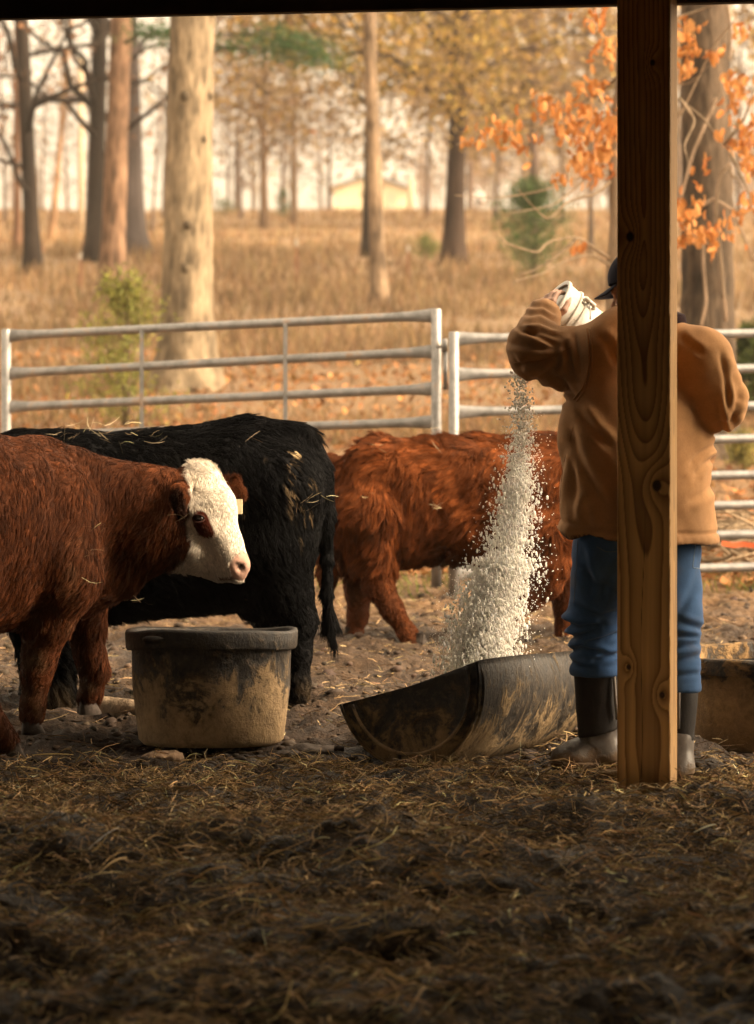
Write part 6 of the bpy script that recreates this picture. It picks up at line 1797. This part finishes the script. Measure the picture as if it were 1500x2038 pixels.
    for i, (px, py, y) in enumerate(order):
        p = W(px, py, y); s = rng.uniform(0.05, 0.098)
        R = (Matrix.Rotation(rng.uniform(0, 6.28), 4, 'Z') @ Matrix.Rotation(rng.normal(1.9, 0.7), 4, 'X') @ Matrix.Rotation(rng.uniform(0, 6.28), 4, 'Y'))
        me = kinds[rng.integers(0, 12)]
        if i < 300:
            o = bpy.data.objects.new('leaf', me); COL.objects.link(o); o.parent = t
            o.matrix_local = Matrix.Translation(Vector(p-b)) @ R @ Matrix.Scale(s, 4)
        else:
            T = Matrix.Translation(Vector(p-b)) @ R @ Matrix.Scale(s, 4)
            v = np.array([T @ q.co for q in me.vertices]); mbx_V.append(v)
            mbx_F += [[q+nn for q in pl.vertices] for pl in me.polygons]; nn += len(v)
            cc = np.zeros(len(v)*4, np.float32); me.color_attributes['Col'].data.foreach_get('color', cc); mbx_C.append(cc.reshape(-1, 4)[:, :3])
    me = bpy.data.meshes.new('oak_foliage'); me.from_pydata(np.concatenate(mbx_V).tolist(), [], mbx_F); set_col(me, np.concatenate(mbx_C))
    for pl in me.polygons: pl.use_smooth = True
    obj('foliage', me, M['leaf'], t, kind='stuff')
oak()

def vine_trunk():
    t, P, R = tree('old_tree', 'broad dark trunk with hanging vines right of the post', 1402, 27, 690, 108, 9.5, 0.0, (0.075, 0.052, 0.034), None, 0, limbs=4, limb0=0.6, seed=31, taper=1.25, fine=True)
    mb = MB()
    for pl in ([(1445, 640), (1437, 560), (1428, 470), (1422, 410), (1432, 350), (1452, 325), (1458, 355)], [(1395, 650), (1405, 600), (1400, 540), (1398, 480)], [(1500, 520), (1460, 420), (1420, 395), (1395, 410)], [(1352, 400), (1380, 300), (1420, 210), (1425, 195)],
               [(1450, 120), (1455, 60), (1447, 10)]):
        pts = np.array([W(a, b, 26.3) for a, b in pl]); s = np.linspace(0, len(pl)-1, 24)
        mb.tube(np.stack([np.interp(s, np.arange(len(pl)), pts[:, i]) for i in range(3)], 1), 0.014, 6, (0.26, 0.18, 0.12))
    v = mb.build('vines', M['bark'], t, kind='stuff')
vine_trunk()

# ---- fence stakes, pole, house, car, hills, far wood
def stake(label, px, py, Y, h_px):
    b = W(px, py, Y); b[2] = gh(b[0], b[1])[0]-0.1
    t = thing('fence_stake', label, 'stake', tuple(b), 'steel stakes along the field fence')
    h = h_px*Y/F+0.1
    MB().box(b+np.array([-0.02, -0.004, 0]), b+np.array([0.02, 0.004, h*0.86])).build('flange', mat_simple('rusty_stake', (0.17, 0.075, 0.04), 0.85), t, False)
    MB().box(b+np.array([-0.005, 0.004, 0]), b+np.array([0.005, 0.03, h*0.86])).build('stud', mat_simple('rusty_stake2', (0.15, 0.07, 0.04), 0.85), t, False)
    MB().box(b+np.array([-0.022, -0.005, h*0.862]), b+np.array([0.022, 0.005, h])).build('tip', mat_simple('white_tip', (0.34, 0.30, 0.25), 0.6), t, False)
stake('rusty stake with white tip left of the distant house', 590, 518, 52, 88)
stake('rusty stake with white tip right of the light grey trunk', 812, 520, 52, 80)
stake('rusty stake below the leaning pine', 160, 540, 50, 80)
def pole(label, px, py, Y, top, wp):
    b = W(px, py, Y); b[2] = gh(b[0], b[1])[0]-0.2
    zt = W(px, top, Y)[2]
    mb = MB(); mb.tube([b, (b[0], b[1], (b[2]+zt)/2), (b[0], b[1], zt)], [wp*Y/F*0.55, wp*Y/F*0.5, wp*Y/F*0.42], 10)
    mb.build('utility_pole', mat_simple('pale_pole', (0.52, 0.40, 0.27), 0.8), None, label=label, category='pole')
pole('pale wooden utility pole beside the dark branching trunk', 161, 492, 80, 110, 12)
pole('pale wooden pole right of the distant house', 817, 445, 115, 355, 14)

def house():
    Y = 190
    b = W(738, 440, Y); b[2] = gh(b[0], b[1])[0]
    t = thing('house', 'distant cream gabled house with grey roof across the field', 'house', tuple(b))
    wl, wr_ = W(664, 0, Y)[0], W(812, 0, Y)[0]; ze, zp = b[2]+1.25, b[2]+2.0; xm = (wl+wr_)/2
    wall = mat_simple('cream_wall', (0.74, 0.62, 0.42), 0.8); roof = mat_simple('grey_roof', (0.16, 0.15, 0.155), 0.8)
    mb = MB(); y0, y1 = Y, Y+8
    V = np.array([(x, y, z) for y in (y0, y1) for (x, z) in ((wl, b[2]-0.4), (wr_, b[2]-0.4), (wr_, ze), (xm, zp), (wl, ze))])
    mb.add(V, [(0, 1, 2, 4), (4, 2, 3, 4), (6, 5, 9, 7), (7, 9, 8, 7), (1, 6, 7, 2), (5, 0, 4, 9)]); mb.build('wall', wall, t, False)
    for s in (-1, 1):
        ex = (wl-0.35) if s < 0 else (wr_+0.35); ez = ze-0.12
        mb = MB(); V = np.array([(xm, y0-0.35, zp+0.06), (ex, y0-0.35, ez+0.04), (ex, y1+0.3, ez+0.04), (xm, y1+0.3, zp+0.06), (xm, y0-0.35, zp+0.22), (ex, y0-0.35, ez+0.2), (ex, y1+0.3, ez+0.2), (xm, y1+0.3, zp+0.22)])
        mb.add(V, [(0, 1, 2, 3), (7, 6, 5, 4), (0, 4, 5, 1), (2, 6, 7, 3), (1, 5, 6, 2), (0, 3, 7, 4)]); mb.build('roof', roof, t, False)
    mb = MB().box((xm+0.9, y0-0.03, b[2]), (xm+1.5, y0+0.02, b[2]+1.0)); mb.build('door', mat_simple('cream_door', (0.55, 0.45, 0.33), 0.6), t, False)
house()
def car():
    Y = 175
    b = W(930, 432, Y); b[2] = gh(b[0], b[1])[0]+0.35
    t = thing('parked_car', 'tiny white car parked far across the field', 'car', tuple(b))
    pm = mat_simple('white_paint', (0.75, 0.74, 0.72), 0.35, 0.5, 0.03); gl = mat_simple('car_glass', (0.03, 0.03, 0.035), 0.15, 0.5, 0.1); ty = mat_simple('tyre', (0.02, 0.02, 0.02), 0.8)
    prof = [(-0.9, 0.15), (-0.92, 0.45), (-0.75, 0.58), (-0.3, 0.62), (0.0, 0.93), (0.55, 0.95), (0.85, 0.6), (0.93, 0.5), (0.92, 0.15)]
    def ext(pr, y0, y1, name, m):
        n = len(pr); V = np.array([(b[0]+x, b[1]+y, b[2]+z) for y in (y0, y1) for x, z in pr])
        me = bpy.data.meshes.new(name); me.from_pydata(local(t, V).tolist(), [], [tuple(range(n)), tuple(range(2*n-1, n-1, -1))]+[(i, n+i, n+(i+1) % n, (i+1) % n) for i in range(n)])
        bevel(obj(name, me, m, t), 0.03)
    ext(prof, -0.4, 0.4, 'body', pm)
    ext([(-0.2, 0.64), (0.03, 0.88), (0.5, 0.9), (0.7, 0.64)], -0.42, 0.42, 'window', gl)
    for x in (-0.6, 0.58):
        for y in (-0.4, 0.32):
            a = np.arange(16)*2*PI/16
            V = np.array([(b[0]+x+0.17*math.cos(k), b[1]+yy, b[2]+0.15+0.17*math.sin(k)) for yy in (y, y+0.1) for k in a])
            me = bpy.data.meshes.new('wheel'); me.from_pydata(local(t, V).tolist(), [], [tuple(range(16)), tuple(range(31, 15, -1))]+[(i, 16+i, 16+(i+1) % 16, (i+1) % 16) for i in range(16)])
            obj('wheel', me, ty, t)
car()
def hills():
    xs = np.linspace(-1400, 1400, 160); ys = [420, 520, 700, 1000]
    V = []
    for j, y in enumerate(ys):
        pr = np.stack([xs*0.006, np.full(160, j*3.0), xs*0], 1)
        top = [13.0, 19+2.5*fbm(pr, 1, 5, 3), 25+3*fbm(pr, 1.2, 6, 3), 5+0*xs][j]
        V.append(np.stack([xs, np.full(160, float(y)), np.broadcast_to(top, (160,))], 1))
    V = np.concatenate(V); i = np.arange(640).reshape(4, 160)
    Q = np.stack([i[:-1, :-1], i[:-1, 1:], i[1:, 1:], i[1:, :-1]], 2).reshape(-1, 4)
    obj('hills', mesh_np('hills', V, Q), mat_simple('far_wood', (0.16, 0.10, 0.062), 1.0, 0.0, 0.4, 0.02, 0.1, 0), kind='structure')
hills()
def far_wood():
    rng = np.random.default_rng(77)
    n = 240; Y = rng.uniform(150, 290, n); X = np.where(rng.random(n) < 0.12, rng.uniform(-42, 0, n), rng.uniform(2, 42, n))
    keep = (np.abs((X/Y*F+750)-738) > 95); X, Y = X[keep], Y[keep]; n = len(X)
    C, AZ, LN, WD, PT = [], [], [], [], []
    z0 = gh(X, Y)
    for i in range(n):
        h = rng.uniform(2.5, 7)*(0.6 if X[i] < 0 else 1.3)
        C.append((X[i], Y[i], z0[i]+h*0.4)); AZ.append(0); LN.append(h*0.9); WD.append(0.16); PT.append(PI/2)
        for k in range(16):
            f = rng.uniform(0.2, 1); l = h*0.38*(1.15-f*0.5); a = rng.uniform(0, 6.28); p = rng.uniform(0.1, 1.2)
            C.append((X[i]+math.cos(a)*l*0.4, Y[i]+math.sin(a)*l*0.4, z0[i]+h*f*0.8+l*0.3)); AZ.append(a); LN.append(l); WD.append(0.06); PT.append(p)
    C = np.array(C); m = len(C)
    me = strips(C, np.array(AZ), np.array(LN), np.array(WD), np.array(PT), rng.uniform(-0.4, 0.4, m), tone(m, (0.20, 0.14, 0.10), 0.25), 'far_wood', None)
    obj('treeline', me, M['leaf'], kind='stuff', label='brown bare wood far behind the field', category='wood')
    n = 9000
    k = rng.choice(np.flatnonzero(C[:, 0] > 1), n); P = C[k]+rng.normal(0, 0.7, (n, 3))
    me = leaf_quads(P, np.full(n, 0.16), TAN+BRN, rng)
    obj('treeline_leaves', me, M['leaf'], kind='stuff', label='last brown leaves on the far wood', category='leaves')
far_wood()

def brush():
    rng = np.random.default_rng(8); n = 70
    px = rng.uniform(1425, 1560, n); Y = rng.uniform(19.3, 21.0, n); X = (px-750)*Y/F
    c = np.stack([X, Y, gh(X, Y)+rng.uniform(0.02, 0.28, n)], 1)
    mb = MB()
    for i in range(n):
        a = rng.uniform(-0.6, 0.6); L = rng.uniform(0.25, 0.7); d = np.array([math.cos(a), rng.normal(0, 0.4), math.sin(a)])*L*0.5
        k = rng.normal(0, 0.03, 3); r = rng.uniform(0.005, 0.014)
        mb.tube([c[i]-d, c[i]+k, c[i]+d], [r, r*0.9, r*0.5], 5, np.array([0.30, 0.22, 0.14])*rng.uniform(0.5, 1.2))
    mb.build('brush_pile', M['bark'], None, kind='stuff', label='tangle of cut sticks behind the pipe panel', category='brush')
    Yr = 19.2
    P = [W(1436, 1082, Yr), W(1458, 1086, Yr), W(1480, 1084, Yr+0.02), W(1510, 1088, Yr)]
    V = []
    for p in P: V += [p+np.array([0, 0, 0.018]), p-np.array([0, 0.006, 0.012])]
    MB().add(np.array(V), [(0, 1, 3, 2), (2, 3, 5, 4), (4, 5, 7, 6)]).build('ribbon', mat_simple('orange_ribbon', (0.55, 0.10, 0.025), 0.6), None, label='strip of orange marking ribbon lying on the cut sticks', category='ribbon')
brush()

# ---- autumn haze over the field
def haze():
    o = MB().box((-2600, -70, -2.5), (2600, 3100, 42)).build('haze', None, None, False, kind='stuff', label='thin warm autumn haze hanging over the field', category='haze')
    m = bpy.data.materials.new('haze'); m.use_nodes = True; nt = m.node_tree; nt.nodes.clear()
    out = nt.nodes.new('ShaderNodeOutputMaterial'); v = nt.nodes.new('ShaderNodeVolumePrincipled')
    v.inputs['Color'].default_value = (0.95, 0.90, 0.82, 1); v.inputs['Density'].default_value = 0.0006; v.inputs['Anisotropy'].default_value = 0.2
    nt.links.new(v.outputs[0], out.inputs['Volume']); o.data.materials.append(m)
haze()
